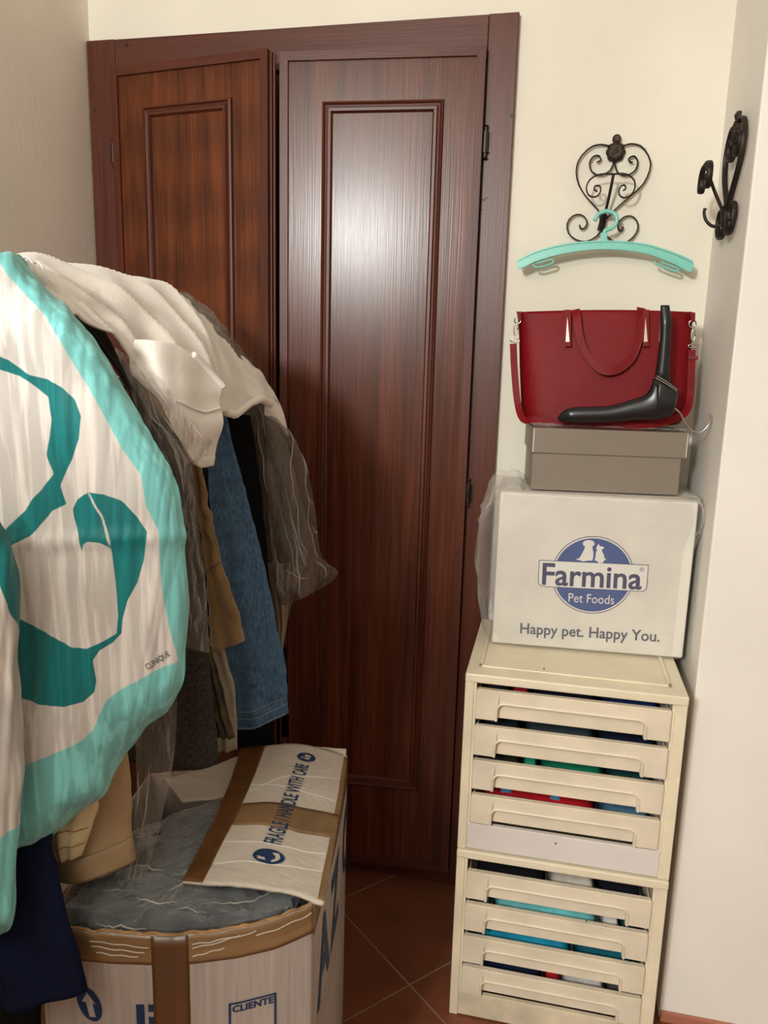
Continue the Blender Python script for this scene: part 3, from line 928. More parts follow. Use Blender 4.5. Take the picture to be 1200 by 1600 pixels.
# printed emblem, measured on the photo (zoom of 3x from 720,720)
def fb(X, Y):
    p = at(720 + X / 3.0, 720 + Y / 3.0, 1, -0.268)
    d = p - CAM
    t = ((BO - CAM) @ (-bin_)) / (d @ (-bin_))
    q = CAM + d * t
    return ((q - BO) @ bex, q[2])
fm0 = planemap(BO - bin_ * 0.0004, bex, (0, 0, 1))
def fmz(x, y, d): return fm0(np.asarray(x), np.asarray(y) - BO[2], d)
cx, cz = fb(617, 536)
tilt = math.atan2(fb(860, 485)[1] - fb(378, 463)[1], fb(860, 485)[0] - fb(378, 463)[0])
R_ = abs(fb(617, 354)[1] - fb(617, 718)[1]) / 2
def lg(off=0.0):
    ct, st = math.cos(tilt), math.sin(tilt)
    return lambda x, y, d: fmz(cx + np.asarray(x) * ct - np.asarray(y) * st, cz + np.asarray(x) * st + np.asarray(y) * ct, d + off)
flat(circ(0, 0, R_, n=64), lg(), 'emblem_outline', M_navyp, broot, 0.0003)
flat(circ(0, 0, R_ * 0.98, n=64), lg(), 'emblem_ring', M_whitep, broot, 0.0005)
flat(circ(0, 0, R_ * 0.945, n=64), lg(), 'emblem_disc', M_blue, broot, 0.0007)
bwid, bt, bb_ = R_ * 1.325, R_ * 0.335, -R_ * 0.36
def rrect(a, b, c, d, r, n=6):
    o = [(a, d), (b, d)]
    o += [(b - r + r * math.cos(t), c + r + r * math.sin(t)) for t in np.linspace(0, -math.pi / 2, n)]
    o += [(a + r + r * math.cos(t), c + r + r * math.sin(t)) for t in np.linspace(-math.pi / 2, -math.pi, n)]
    return o
flat(rrect(-bwid, bwid, bb_, bt, R_ * 0.14), lg(), 'emblem_band_outline', M_navyp, broot, 0.0009)
e = R_ * 0.016
flat(rrect(-bwid + e, bwid - e, bb_ + e, bt - e, R_ * 0.13), lg(), 'emblem_band', M_whitep, broot, 0.0011)
text('Farmina', R_ * 0.80, lambda x, y, d: lg()(x - R_ * 0.04, y - R_ * 0.055, d), 'lettering', M_navyp, broot, bold=0.018, sx=0.96, depth=0.0014)
text('®', R_ * 0.15, lambda x, y, d: lg()(x + R_ * 1.17, y + R_ * 0.20, d), 'lettering', M_greyp, broot, depth=0.0014)
text('Pet Foods', R_ * 0.335, lambda x, y, d: lg()(x + R_ * 0.0, y - R_ * 0.62, d), 'lettering', M_whitep, broot, bold=-0.001, sx=0.84, depth=0.0012)
tx, tz = fb(600, 806)
text('Happy pet. Happy You.', R_ * 0.40, lambda x, y, d: fmz(tx + x * math.cos(tilt) - y * math.sin(tilt), tz + y * math.cos(tilt) + x * math.sin(tilt), d), 'lettering', M_greyp, broot, bold=0.016, sx=0.92, depth=0.0005)
# dog and cat silhouettes (zoom 5.714 from 830,820)
def fd(X, Y):
    a = fb((830 + X / 5.714 - 720) * 3, (820 + Y / 5.714 - 720) * 3)
    return a
dog = [(402, 305), (425, 298), (440, 280), (462, 240), (478, 205), (480, 192), (462, 178), (460, 158), (478, 142), (505, 135), (535, 137), (558, 148), (566, 168), (560, 182), (546, 190), (546, 210), (555, 245), (552, 290), (545, 318), (500, 318), (470, 326), (448, 322), (430, 312), (410, 314)]
cat = [(578, 240), (590, 225), (580, 210), (584, 196), (600, 168), (612, 190), (630, 192), (650, 196), (644, 212), (628, 222), (634, 240), (648, 268), (656, 302), (672, 302), (660, 315), (648, 318), (640, 338), (600, 340), (585, 320), (566, 318), (574, 280)]
for pl, nm in ((dog, 'dog_silhouette'), (cat, 'cat_silhouette')):
    flat([fd(*q) for q in pl], fmz, nm, M_whitep, broot, 0.0010)

# clear bag: wrap close on the front, loose lumps beside and on top
rs = np.random.RandomState(5)
def bagring(z, f, k=96):
    P = []
    for i in range(k):
        t = 2 * math.pi * i / k
        c, s = math.cos(t), math.sin(t)
        q = (abs(c) ** 12 + abs(s) ** 12) ** (-1 / 12)
        ux, uy = c * q, s * q
        left = max(0, -ux) ** 3; right = max(0, ux) ** 3; back = max(0, uy) ** 4
        fz = (z - BZ0) / (BZ1 - BZ0)
        wob = 0.5 + 0.5 * math.sin(9 * z * 7 + 5 * t) * math.sin(23 * z + 2.1 * t)
        out = left * (0.006 + 0.034 * math.sin(min(1, max(0, fz)) * math.pi) ** 0.7 * (0.75 + 0.25 * wob) + 0.012 * fz) + right * (0.003 + (0.024 * math.exp(-((fz - 0.88) / 0.12) ** 2))) + back * 0.012
        x = BW / 2 + ux * (BW / 2 + 0.002) * f + (out * np.sign(ux) if abs(ux) > 0.5 else 0) * f
        y = BD / 2 + uy * (BD / 2 + 0.0022) * f + back * 0.012
        if uy > -0.98 and abs(ux) > 0.5: y += 0.006 * math.sin(40 * z + 7 * t) * left
        P.append(tuple(Mb @ Vector((x, y, z))))
    return P
zs = list(np.linspace(BZ0 + 0.0008, BZ1 + 0.002, 40))
rings = [bagring(z, 1.0) for z in zs] + [bagring(BZ1 + 0.0032, 0.985), bagring(BZ1 + 0.0034, 0.90)]
k = 96
F = [[i * k + j, i * k + (j + 1) % k, (i + 1) * k + (j + 1) % k, (i + 1) * k + j] for i in range(len(rings) - 1) for j in range(k)]
bagroot = empty('plastic_bag', tuple(BO + bex * BW / 2 + bin_ * BD / 2), 'clear plastic bag wrapped around the white pet food carton', 'plastic bag')
mesh('bag_wrap', np.concatenate(rings), F, M_filmb, bagroot, True)
# gathered neck lying on the back corner of the box top
s = net([[(752, 800, -0.20), (765, 752, -0.17), (780, 737, -0.15), (806, 733, -0.14), (824, 747, -0.13), (832, 770, -0.12)],
         [(748, 815, -0.23), (768, 770, -0.21), (784, 752, -0.20), (806, 748, -0.20), (822, 756, -0.19), (832, 772, -0.18)],
         [(748, 822, -0.25), (772, 784, -0.25), (788, 768, -0.25), (806, 766, -0.25), (822, 768, -0.24), (832, 774, -0.23)]], 26, 50)
s.disp(tri(s.P, 60, 3) * 0.006)
_n = s.sheet('bag_neck', M_filmb, bagroot, 0, smooth=False)
creases(s, _n, 10, 41, 1, 0.3, 0.0008, 0.02)
s = net([[(1070, 770, -0.20), (1088, 775, -0.20), (1100, 795, -0.20), (1098, 820, -0.20), (1084, 838, -0.21)],
         [(1068, 776, -0.25), (1084, 782, -0.26), (1096, 800, -0.26), (1094, 822, -0.26), (1083, 836, -0.26)]], 14, 30)
s.disp(wr(s.P, 80, 13) * 0.002 + ridge(s.P, 60, 18) * 0.003)
_n = s.sheet('bag_fold', M_filmb, bagroot, 0, smooth=False)
creases(s, _n, 8, 43, 1, 0.4, 0.0009, 0.05)

# ------------------------------------------------------------------ silver shoebox
SZ0 = BZ1 + 0.0038
sfl, sfr = at(826, 765, 2, SZ0), at(1063, 775, 2, SZ0)
sv = sfr - sfl; sv[2] = 0; SW = np.linalg.norm(sv); sex = sv / SW; sin_ = np.array([-sex[1], sex[0], 0])
SH = at(829, 668, 1, sfl[1])[2] - SZ0
SD = min(0.20, -sfr[1] - 0.006 - max(0, sin_[0]) * 0)
Ms = Matrix(((sex[0], sin_[0], 0, sfl[0]), (sex[1], sin_[1], 0, sfl[1]), (0, 0, 1, SZ0), (0, 0, 0, 1)))
SD = 0.9 * abs(max(sfl[1], sfr[1]))
sroot = empty('shoebox', tuple(sfl + sex * SW / 2 + sin_ * SD / 2), 'silver grey shoebox with a lid, on the white carton under the red bag', 'box')
MB().box(0.004, SW - 0.004, 0.004, SD - 0.004, 0.0, SH - 0.004, bev=0.0015, M=Ms).build('box_base', M_silver, sroot)
MB().box(0.0, SW + 0.006, 0.0, SD, SH - 0.053, SH, bev=0.002, M=Ms).build('lid', M_silver, sroot)
for x in (0.004, SW + 0.003):
    MB().tube([tuple(Ms @ Vector((x, -0.0004, z))) for z in (SH - 0.05, SH - 0.002)], 0.0009, 6).build('worn_edge', M_whitep, sroot)
ST = SZ0 + SH

# ------------------------------------------------------------------ red handbag
GY = -0.115
gl = at(960, 668, 1, GY)
groot = empty('handbag', (1.28, GY, ST), 'dark red leather handbag standing on the silver grey shoebox', 'bag')
Lp = cr(polyline([(808, 488), (811, 520), (812, 580), (815, 640), (820, 664), (830, 668)], 8), 40)
Rp = cr(polyline([(1083, 488), (1081, 520), (1079, 580), (1077, 630), (1073, 652), (1062, 662)], 8), 40)
V = []
k = 30
for i in range(40):
    f = i / 39
    a, b = at(*Lp[i], 1, GY), at(*Rp[i], 1, GY)
    zz = a[2] * 0.5 + b[2] * 0.5
    for q in range(2 * k):
        s = q / k if q < k else (2 * k - 1 - q) / k + 1 / k * 0
        s = min(1, max(0, (q / (k - 1)) if q < k else (2 * k - 1 - q) / (k - 1)))
        P = a + (b - a) * s
        depth = (0.016 + 0.034 * f ** 0.8) * (1 - abs(2 * s - 1) ** 7) ** 0.5
        if i == 39: depth *= 0.85
        sg = -1 if q < k else 1
        z = max(P[2], ST + 0.0015) if f > 0.8 else P[2] + (0.004 * math.sin(math.pi * s) if f < 0.05 else 0)
        V.append((P[0], P[1] + sg * depth + 0.0035 * math.sin(7 * s + 3 * f) * (1 - f) * 0.6, z))
kk = 2 * k
F = [[i * kk + j, i * kk + (j + 1) % kk, (i + 1) * kk + (j + 1) % kk, (i + 1) * kk + j] for i in range(39) for j in range(kk)]
F += [list(range(kk))[::-1], [39 * kk + j for j in range(kk)]]
mesh('bag_body', V, F, M_red, groot, True)
def strap(name, pts, wd, th, m, n=40, parent=None, flatdir=None):
    P = cr([at(*q[:2], 1, q[2]) for q in pts], n)
    return MB().tube(P, th, 8, r2=wd, flat=flatdir or (0, 0, 1)).build(name, m, parent or groot, smooth=True)
# front handle flopped forward over the face; the back handle lies behind it
hp = [(893, 485, GY - 0.024), (896, 500, GY - 0.034), (902, 530, GY - 0.042), (915, 560, GY - 0.047), (934, 580, GY - 0.052), (952, 585, GY - 0.054), (972, 579, GY - 0.052), (992, 560, GY - 0.047), (1003, 530, GY - 0.042), (1007, 500, GY - 0.034), (1008, 482, GY - 0.024)]
P = cr([at(*q[:2], 1, q[2]) for q in hp], 60)
ctr = at(951, 470, 1, GY - 0.04)
V, F = [], []
for i in range(60):
    inw = ctr - P[i]; inw[1] = 0; inw /= np.linalg.norm(inw)
    wd = 0.0085
    for a, b in ((0, -0.002), (2 * wd, -0.0012), (2 * wd, 0.002), (0, 0.002)):
        V.append(P[i] + inw * a + np.array([0, b, 0]))
F = [[i * 4 + j, i * 4 + (j + 1) % 4, i * 4 + 4 + (j + 1) % 4, i * 4 + 4 + j] for i in range(59) for j in range(4)] + [[3, 2, 1, 0], [236, 237, 238, 239]]
h1 = mesh('handle', V, F, M_red, groot)
MB().tube(P + np.array([0, -0.0012, -0.001]), 0.0013, 6).build('handle_edge', M_red2, h1, smooth=True)
for cx_, side in ((887, 1), (1009, -1)):
    tb = MB().prism([at(x, y, 1, GY - 0.031 - 0.00012 * (y - 485)) for x, y in ((cx_ - 5, 484), (cx_ + 5, 484), (cx_ + 5, 541), (cx_ - 5, 541))], (0, -1, 0), 0.003).build('handle_tab', M_red, groot)
    MB().prism([at(x, y, 1, GY - 0.0345 - 0.00012 * (y - 485)) for x, y in ((cx_ - 0.5, 496), (cx_ + 2.8, 534), (cx_ - 3.2, 534))], (0, -1, 0), 0.0015).build('metal_insert', M_gold, tb)
strap('back_handle', [(898, 490, GY + 0.026), (905, 515, GY + 0.045), (925, 555, GY + 0.055), (952, 575, GY + 0.057), (980, 555, GY + 0.055), (1000, 515, GY + 0.045), (1006, 490, GY + 0.026)], 0.008, 0.002, M_red, parent=groot)
# clips at both top corners
def clip_(px, pys, y, sg):
    c = [at(px + dx, py, 1, y) for dx, py in zip(sg, pys)]
    ringp = [np.array([c[0][0] + 0.007 * math.cos(t), c[0][1], c[0][2] + 0.008 * math.sin(t)]) for t in np.linspace(0, 6.283, 20)]
    cl = MB().tube(ringp, 0.0016, 6).build('clip_ring', M_chrome, groot, smooth=True)
    body = [c[1] + np.array([0.004 * math.cos(t), 0, 0.012 * math.sin(t)]) for t in np.linspace(0, 6.283, 24)]
    MB().tube(body, 0.0015, 6).build('snap_hook', M_chrome, cl, smooth=True)
    rg = [c[2] + np.array([0.010 * math.cos(t), 0, 0.004 * math.sin(t)]) for t in np.linspace(0, 6.283, 20)]
    MB().tube(rg, 0.0015, 6).build('strap_ring', M_chrome, cl, smooth=True)
clip_(806, (500, 515, 532), GY - 0.012, (3, 0, -1))
clip_(1084, (506, 524, 541), GY - 0.012, (-2, -1, -1))
MB().prism([at(x, y, 1, GY - 0.012) for x, y in ((807, 487), (815, 487), (814, 500), (810, 502))], (0, -1, 0), 0.006).build('corner_tab', M_red, groot)
MB().prism([at(x, y, 1, GY - 0.012) for x, y in ((1077, 487), (1086, 489), (1085, 503), (1080, 505))], (0, -1, 0), 0.006).build('corner_tab', M_red, groot)
sp = [(802, 537, GY - 0.012), (804, 580, GY - 0.016), (809, 630, GY - 0.03), (818, 655, GY - 0.055), (838, 656, GY - 0.068), (870, 666, GY - 0.073), (920, 671, GY - 0.077), (970, 671, GY - 0.077), (1010, 665, GY - 0.075), (1045, 657, GY - 0.062), (1070, 645, GY - 0.04), (1078, 620, GY - 0.022), (1080, 580, GY - 0.015), (1081, 547, GY - 0.012)]
P = cr([at(*q[:2], 1, q[2]) for q in sp], 110)
P[:, 2] = np.maximum(P[:, 2], ST + 0.0085)
MB().tube(P, 0.0022, 8, r2=0.0075, flat=(0.15, 0, 1)).build('shoulder_strap', M_red, groot, smooth=True) if False else None
V = []
for i, p in enumerate(P):
    t = P[min(i + 1, len(P) - 1)] - P[max(i - 1, 0)]; t /= np.linalg.norm(t)
    nrm = np.array([0, -1, 0.0]); wdir = np.cross(t, nrm); wdir /= np.linalg.norm(wdir)
    nrm = np.cross(wdir, t)
    for a, b in ((-0.0075, -0.0013), (0.0075, -0.0013), (0.0075, 0.0013), (-0.0075, 0.0013)):
        V.append(p + wdir * a + nrm * b)
n_ = len(P)
F = [[i * 4 + j, i * 4 + (j + 1) % 4, i * 4 + 4 + (j + 1) % 4, i * 4 + 4 + j] for i in range(n_ - 1) for j in range(4)] + [[3, 2, 1, 0], [n_ * 4 - 4, n_ * 4 - 3, n_ * 4 - 2, n_ * 4 - 1]]
mesh('shoulder_strap', V, F, M_red, groot)
MB().box(at(1081, 560, 1, GY)[0] - 0.010, at(1081, 560, 1, GY)[0] + 0.010, GY - 0.017, GY - 0.010, at(1081, 562, 1, GY)[2], at(1081, 556, 1, GY)[2], bev=0.001).build('strap_keeper', M_red2, groot)

# crumpled clear plastic between bag and shoebox
s = net([[(832, 663, -0.215), (870, 668, -0.215), (930, 672, -0.21), (990, 672, -0.21), (1040, 670, -0.205), (1072, 672, -0.2)],
         [(828, 660, -0.19), (870, 664, -0.19), (930, 668, -0.18), (990, 668, -0.18), (1040, 664, -0.18), (1074, 668, -0.18)]], 12, 60)
s.P[..., 2] = ST + 0.001 + 0.005 * (0.5 + 0.5 * wr(s.P, 60, 4)) + np.linspace(0, 0.002, 12)[:, None]
s.norm()
pl = s.sheet('plastic_sheet', M_filmc, None, 0, at0=(1.29, -0.2, ST))
tag(pl, 'crumpled clear plastic sheet on the shoebox lid, in front of the red bag', 'plastic')

# ------------------------------------------------------------------ black coat hanger
ky = -0.222
kroot = empty('coat_hanger', tuple(at(1000, 655, 1, ky)), 'broad black plastic coat hanger leaning in front of the red bag', 'hanger')
def blade(name, top, bot, th, n=40, parent=kroot, y=ky):
    t = cr([at(q[0], q[1], 1, q[2] if len(q) > 2 else y) for q in top], n); b = cr([at(q[0], q[1], 1, q[2] if len(q) > 2 else y) for q in bot], n)
    k = 12
    V = []
    for i in range(n):
        c, hlf = (t[i] + b[i]) / 2, (t[i] - b[i]) / 2
        e = min(1, 0.35 + 3 * min(i, n - 1 - i) / n)
        for j in range(k):
            a = 2 * math.pi * j / k
            ca, sa = math.cos(a), math.sin(a)
            V.append(c + hlf * np.sign(ca) * abs(ca) ** 0.7 + np.array([0, -th * e * np.sign(sa) * abs(sa) ** 0.7, 0]))
    F = [[i * k + j, i * k + (j + 1) % k, (i + 1) * k + (j + 1) % k, (i + 1) * k + j] for i in range(n - 1) for j in range(k)] + [list(range(k))[::-1], [(n - 1) * k + j for j in range(k)]]
    return mesh(name, np.array(V), F, M_black, parent, True)
blade('arm', [(1032, 477), (1031, 500), (1030, 530), (1027, 560), (1023, 588), (1022, 604)], [(1046, 477), (1049, 500), (1048, 530), (1047, 560), (1047, 588), (1050, 606)], 0.013, y=ky + 0.012)
blade('arm', [(871, 652), (882, 641), (900, 636), (950, 634), (985, 625), (1010, 615), (1022, 592), (1030, 585)], [(874, 659), (884, 660), (905, 661), (950, 660), (990, 657), (1030, 655), (1052, 640), (1060, 606)], 0.016)
blade('hub', [(1020, 592), (1035, 590), (1050, 600), (1061, 610)], [(1016, 645), (1030, 652), (1048, 650), (1056, 632)], 0.018)
for a, b in (((1024, 590), (1058, 611)), ((1026, 587), (1058, 608))):
    MB().tube([at(*a, 1, ky - 0.0185), at((a[0] + b[0]) / 2, (a[1] + b[1]) / 2 - 1, 1, ky - 0.0195), at(*b, 1, ky - 0.0185)], 0.0009, 6).build('metal_line', M_chrome, kroot)
MB().tube(cr([at(x, y, 1, ky - 0.004) for x, y in ((1052, 637), (1062, 645), (1070, 660), (1080, 672), (1092, 676), (1104, 668), (1110, 655), (1109, 646))], 40), 0.0019, 8).build('hook', M_chrome, kroot, smooth=True)

# ------------------------------------------------------------------ big carton on the floor
CZ = 0.62
top_px = [(66, 1448), (100, 1452), (130, 1456), (180, 1460), (235, 1462), (300, 1461), (370, 1452), (430, 1438), (470, 1422), (490, 1413)]
Fr = np.array([at(x, y, 2, CZ) for x, y in top_px])
A_, B_ = Fr[-1], at(543, 1186, 2, CZ)
Cc = Fr[0]
left_dir = (B_ - A_)
D_ = Cc + left_dir * 0.98
croot = empty('cardboard_box', ((A_[0] + Cc[0]) / 2, (A_[1] + B_[1]) / 2, 0), 'large white cardboard box taped with brown tape, on the floor before the door', 'box')
fr_c = polyline(Fr, 30)
def wallsurf(line, z0, z1, n, m, jag=0, seed=0, inset=0.0):
    P = np.zeros((n, m, 3))
    L_ = polyline(line, n)
    for j in range(m):
        f = j / (m - 1)
        P[:, j] = L_; P[:, j, 2] = z0 + (z1 - z0) * f
    if jag: P[:, -1, 2] += wr(L_, 60, seed) * jag
    s = Surf.__new__(Surf); s.P = P; s.n, s.m = n, m; s.norm(); return s
sf = wallsurf(Fr, 0.001, CZ, 60, 24, 0.0025, 3)
sf.disp(wr(sf.P, 18, 5) * 0.0012)
sf.sheet('front_panel', M_carton, croot, 0.005)
rl = np.array([A_, A_ * 0.5 + B_ * 0.5 + np.array([0.004, 0, 0]), B_])
sr = wallsurf(cr(rl, 12), 0.001, CZ - 0.002, 30, 16, 0.001, 9)
if np.mean(sr.N[..., 0]) < 0: sr.N = -sr.N
sr.sheet('side_panel', M_carton, croot, 0.005)
wallsurf(np.array([B_, D_]), 0.001, CZ - 0.005, 12, 6).sheet('back_panel', M_carton, croot, 0.005)
wallsurf(np.array([D_, Cc]), 0.001, CZ - 0.005, 12, 6).sheet('side_panel', M_carton, croot, 0.005)
MB().prism([tuple(p * np.array([1, 1, 0]) + np.array([0, 0, 0.001])) for p in (Cc, A_, B_, D_)], (0, 0, 1), 0.004).build('bottom_panel', M_carton, croot)
# helper: u on the front panel for a photo x at the rim
def uf(px):
    xs = polyline(np.array(top_px, float), 60)
    d = np.linalg.norm(np.diff(polyline(Fr, 60), axis=0), axis=1)
    P2 = [at(q[0], q[1], 2, CZ) for q in xs]
    # arc position of that x
    L_ = polyline(Fr, 400)
    pj = []
    for p in L_:
        v = p - CAM; pj.append(600 + FPX * (v @ RGT) / (v @ _fwd))
    return float(np.interp(px, pj, np.linspace(0, 1, 400)))
V1 = lambda z: z / CZ
sf.patch('tape_strip', uf(100), 1.0, V1(CZ - 0.046), 0.999, M_tape2, croot, n=50, m=8)
sf.patch('tape_strip', uf(236), uf(294), 0.02, 1.0, M_tape, croot, off=0.0018, n=10, m=30)
sr.patch('tape_strip', 0.0, 0.98, V1(CZ - 0.05), 0.999, M_tape2, croot, n=30, m=6, jag=0.01)
# raised torn rim along the front edge
ru = np.linspace(uf(100), 1, 80)
ed = sf.map(ru, np.full(80, 1.0), -0.0025); ed[:, 2] += 0.001 + 0.002 * wr(ed, 90, 31)
MB().tube(ed, 0.0026, 6).build('torn_edge', M_kraft, croot, smooth=True)
# wrinkle lines in the tape
for (pa, pb, za, zb_) in ((140, 232, 0.012, 0.018), (142, 225, 0.02, 0.026), (300, 375, 0.014, 0.010), (300, 400, 0.020, 0.008), (300, 350, 0.033, 0.026), (400, 486, 0.016, 0.012), (150, 215, 0.03, 0.033)):
    us = np.linspace(uf(pa), uf(pb), 14)
    P = sf.map(us, V1(CZ - np.linspace(za, zb_, 14)), 0.0016); P[:, 2] += 0.0008 * np.sin(np.arange(14))
    MB().tube(P, 0.0008, 5).build('tape_wrinkle', M_flapm, croot)
# prints on the front
fu = lambda s_, u0, z0: (lambda x, y, d: s_.map(u0 + np.asarray(x) / FL, (z0 + np.asarray(y)) / CZ, d + 0.0008))
FL = np.linalg.norm(np.diff(polyline(Fr, 60), axis=0), axis=1).sum()
def zf(px, py):
    """height on the front panel under a pixel"""
    p0 = sf.map(uf(px), 0.9, 0)
    return at(px, py, 1, p0[1])[2]
ux0, ux1 = uf(355), uf(431)
zt_ = zf(392, 1560)
w_ = (ux1 - ux0) * FL
ff = fu(sf, ux0, zt_)
def bars(rects, name, m, fm, root):
    for (x0, x1, y0, y1) in rects:
        n = 10 if (x1 - x0) > (y1 - y0) else 2
        pl = [(x0 + (x1 - x0) * q / n, y0) for q in range(n + 1)] + [(x1 - (x1 - x0) * q / n, y1) for q in range(n + 1)]
        flat(pl, fm, name, m, root, 0.0006)
bars([(0, w_, -0.003, 0), (0, 0.003, -0.12, 0), (w_ - 0.003, w_, -0.12, 0), (0, w_, -0.123, -0.12)], 'label_frame', M_ink, ff, croot)
text('CLIENTE', 0.0155, lambda x, y, d: ff(x + 0.005, y - 0.0115, d), 'lettering', M_ink, croot, bold=0.03, align='LEFT')
ff2 = fu(sf, uf(207), zf(215, 1567))
bars([(0.001, 0.0125, -0.055, 0.0)], 'letter_fragment', M_ink, ff2, croot)
bars([(0.018, 0.028, -0.012, 0.0), (0.018, 0.027, -0.032, -0.020)], 'letter_fragment', M_ink, ff2, croot)
# round arrow mark
ff3 = fu(sf, uf(134), zf(132, 1566))
ell = [(0.017 * math.cos(t) + 0.006 * math.sin(t) * -1, 0.028 * math.sin(t)) for t in np.linspace(0, 2 * math.pi, 36, endpoint=False)]
arrow = [(-0.002, 0.019), (0.010, 0.001), (0.005, 0.003), (0.009, -0.020), (0.000, -0.020), (-0.004, 0.003), (-0.010, 0.004)]
flat(ell, ff3, 'arrow_mark', M_ink, croot, 0.0006)
flat(arrow, ff3, 'arrow', M_carton, croot, 0.0012)
# big letters and the ruled line on the side
SL = np.linalg.norm(B_ - A_)
fs = lambda x, y, d: sr.map(np.asarray(x) / SL, np.asarray(y) / CZ, d + 0.0008)
for ch, xx in (('A', 0.095), ('Z', 0.215), ('C', 0.39)):
    text(ch, 0.19, lambda x, y, d, xx=xx: fs(xx + x, CZ - 0.165 + y, d), 'lettering', M_ink, croot, bold=0.028, sx=0.80)
for z in (CZ - 0.243, CZ - 0.275):
    flat([(0.02 + 0.42 * q / 12, z) for q in range(13)] + [(0.44 - 0.42 * q / 12, z - 0.002) for q in range(13)], fs, 'ruled_line', M_inkg, croot, 0.0006)
# flap: hinged on the side panel, folded in over the contents
def pz(px, py, z): return at(px, py, 2, z)
flapS = Surf([[pz(506, 1412, CZ + 0.004), pz(517, 1350, CZ + 0.004), pz(529, 1285, CZ + 0.004), pz(538, 1225, CZ + 0.005), pz(543, 1181, CZ + 0.007)],
              [pz(447, 1392, CZ + 0.022), pz(462, 1340, CZ + 0.022), pz(480, 1275, CZ + 0.026), pz(497, 1215, CZ + 0.03), pz(512, 1172, CZ + 0.03)],
              [pz(372, 1381, CZ + 0.034), pz(397, 1325, CZ + 0.036), pz(425, 1265, CZ + 0.04), pz(450, 1205, CZ + 0.043), pz(468, 1162, CZ + 0.045)],
              [pz(325, 1380, CZ + 0.032), pz(352, 1325, CZ + 0.036), pz(382, 1265, CZ + 0.04), pz(408, 1208, CZ + 0.044), pz(424, 1164, CZ + 0.046)],
              [pz(284, 1376, CZ + 0.026), pz(313, 1322, CZ + 0.032), pz(341, 1266, CZ + 0.036), pz(362, 1213, CZ + 0.042), pz(376, 1167, CZ + 0.046)]], 60, 50)
flapS.disp(wr(flapS.P, 16, 21) * 0.0015 - (ridge(flapS.P, 9, 24, (1, 1, 1)) ** 14) * 0.002)
if np.mean(flapS.N[..., 2]) < 0: flapS.N = -flapS.N
fo = flapS.sheet('lid_flap', M_flapm, croot, 0.005)
flapS.patch('tape_strip', 0.80, 1.0, 0.0, 1.0, M_tape, fo, n=10, m=36)
flapS.patch('tape_strip', 0.0, 0.80, 0.40, 0.545, M_tape2, fo, n=30, m=8)
flapS.patch('tape_strip', 0.0, 0.045, 0.02, 0.98, M_tape2, fo, n=4, m=30)
for a, b, c, d in ((0.05, 0.78, 0.20, 0.14), (0.05, 0.78, 0.62, 0.66), (0.05, 0.45, 0.78, 0.72), (0.45, 0.78, 0.72, 0.62), (0.1, 0.2, 0.95, 0.80), (0.05, 0.78, 0.30, 0.29)):
    us = np.linspace(a, b, 12)
    P = flapS.map(us, np.linspace(c, d, 12), 0.0006)
    MB().tube(P, 0.0007, 5).build('crease', M_whitep, fo)
U0 = 0.40
fwid = np.linalg.norm(flapS.P[-1, 25] - flapS.P[0, 25]); flen = np.linalg.norm(flapS.P[24, -1] - flapS.P[24, 0])
ft = lambda v0: (lambda x, y, d: flapS.map(U0 + np.asarray(y) / fwid, v0 + np.asarray(x) / flen, d + 0.0012))
text('FRAGILE / HANDLE WITH CARE', 0.031, ft(0.555), 'lettering', M_ink, fo, bold=0.012, sx=0.475)
def ringmark(v0, r, name):
    f = ft(v0)
    flat(circ(0, 0, r, n=36), f, name, M_ink, fo, 0.0005)
    return f
f = ringmark(0.215, 0.0185, 'recycling_mark')
arcp = lambda a0, a1, r0, r1: [(r1 * math.cos(t), r1 * math.sin(t)) for t in np.linspace(a0, a1, 12)] + [(r0 * math.cos(t), r0 * math.sin(t)) for t in np.linspace(a1, a0, 12)]
for a0 in (0.4, 0.4 + math.pi):
    flat(arcp(a0, a0 + 1.9, 0.0085, 0.0135), f, 'recycling_arrow', M_flapm, fo, 0.0009)
    t = a0 + 1.9
    flat([(0.0055 * math.cos(t), 0.0055 * math.sin(t)), (0.0165 * math.cos(t), 0.0165 * math.sin(t)), (0.011 * math.cos(t + 0.75), 0.011 * math.sin(t + 0.75))], f, 'recycling_arrow', M_flapm, fo, 0.0009)
f = ringmark(0.885, 0.0155, 'care_mark')
flat([(-0.009, -0.006), (-0.002, -0.006), (-0.002, 0.002), (-0.009, 0.002)], f, 'care_symbol', M_flapm, fo, 0.0009)
flat([(0.001, -0.007), (0.006, -0.007), (0.010, 0.004), (0.004, 0.001), (0.002, 0.007), (0.0, 0.002)], f, 'care_symbol', M_flapm, fo, 0.0009)
flat([(-0.008, 0.004), (-0.003, 0.004), (-0.004, 0.009), (-0.007, 0.009)], f, 'care_symbol', M_flapm, fo, 0.0009)
# bit of the back flap standing up at the far corner, and the pale back flap on the left
bf = Surf([[pz(488, 1176, CZ + 0.008), pz(515, 1184, CZ + 0.006), pz(540, 1192, CZ + 0.002)], [pz(487, 1170, CZ + 0.03), pz(515, 1169, CZ + 0.024), pz(541, 1170, CZ + 0.02)]], 8, 20)
bf.disp(wr(bf.P, 60, 2) * 0.0006); bf.sheet('back_flap', M_flapm, croot, 0.004)
bf = Surf([[pz(255, 1215, CZ + 0.02), pz(300, 1205, CZ + 0.02), pz(350, 1190, CZ + 0.02), pz(385, 1175, CZ + 0.02)], [pz(285, 1252, CZ + 0.015), pz(315, 1250, CZ + 0.015), pz(345, 1246, CZ + 0.015), pz(370, 1240, CZ + 0.015)]], 14, 26)
bf.disp(wr(bf.P, 40, 6) * 0.002); bf.sheet('back_flap', M_flapm, croot, 0.004)

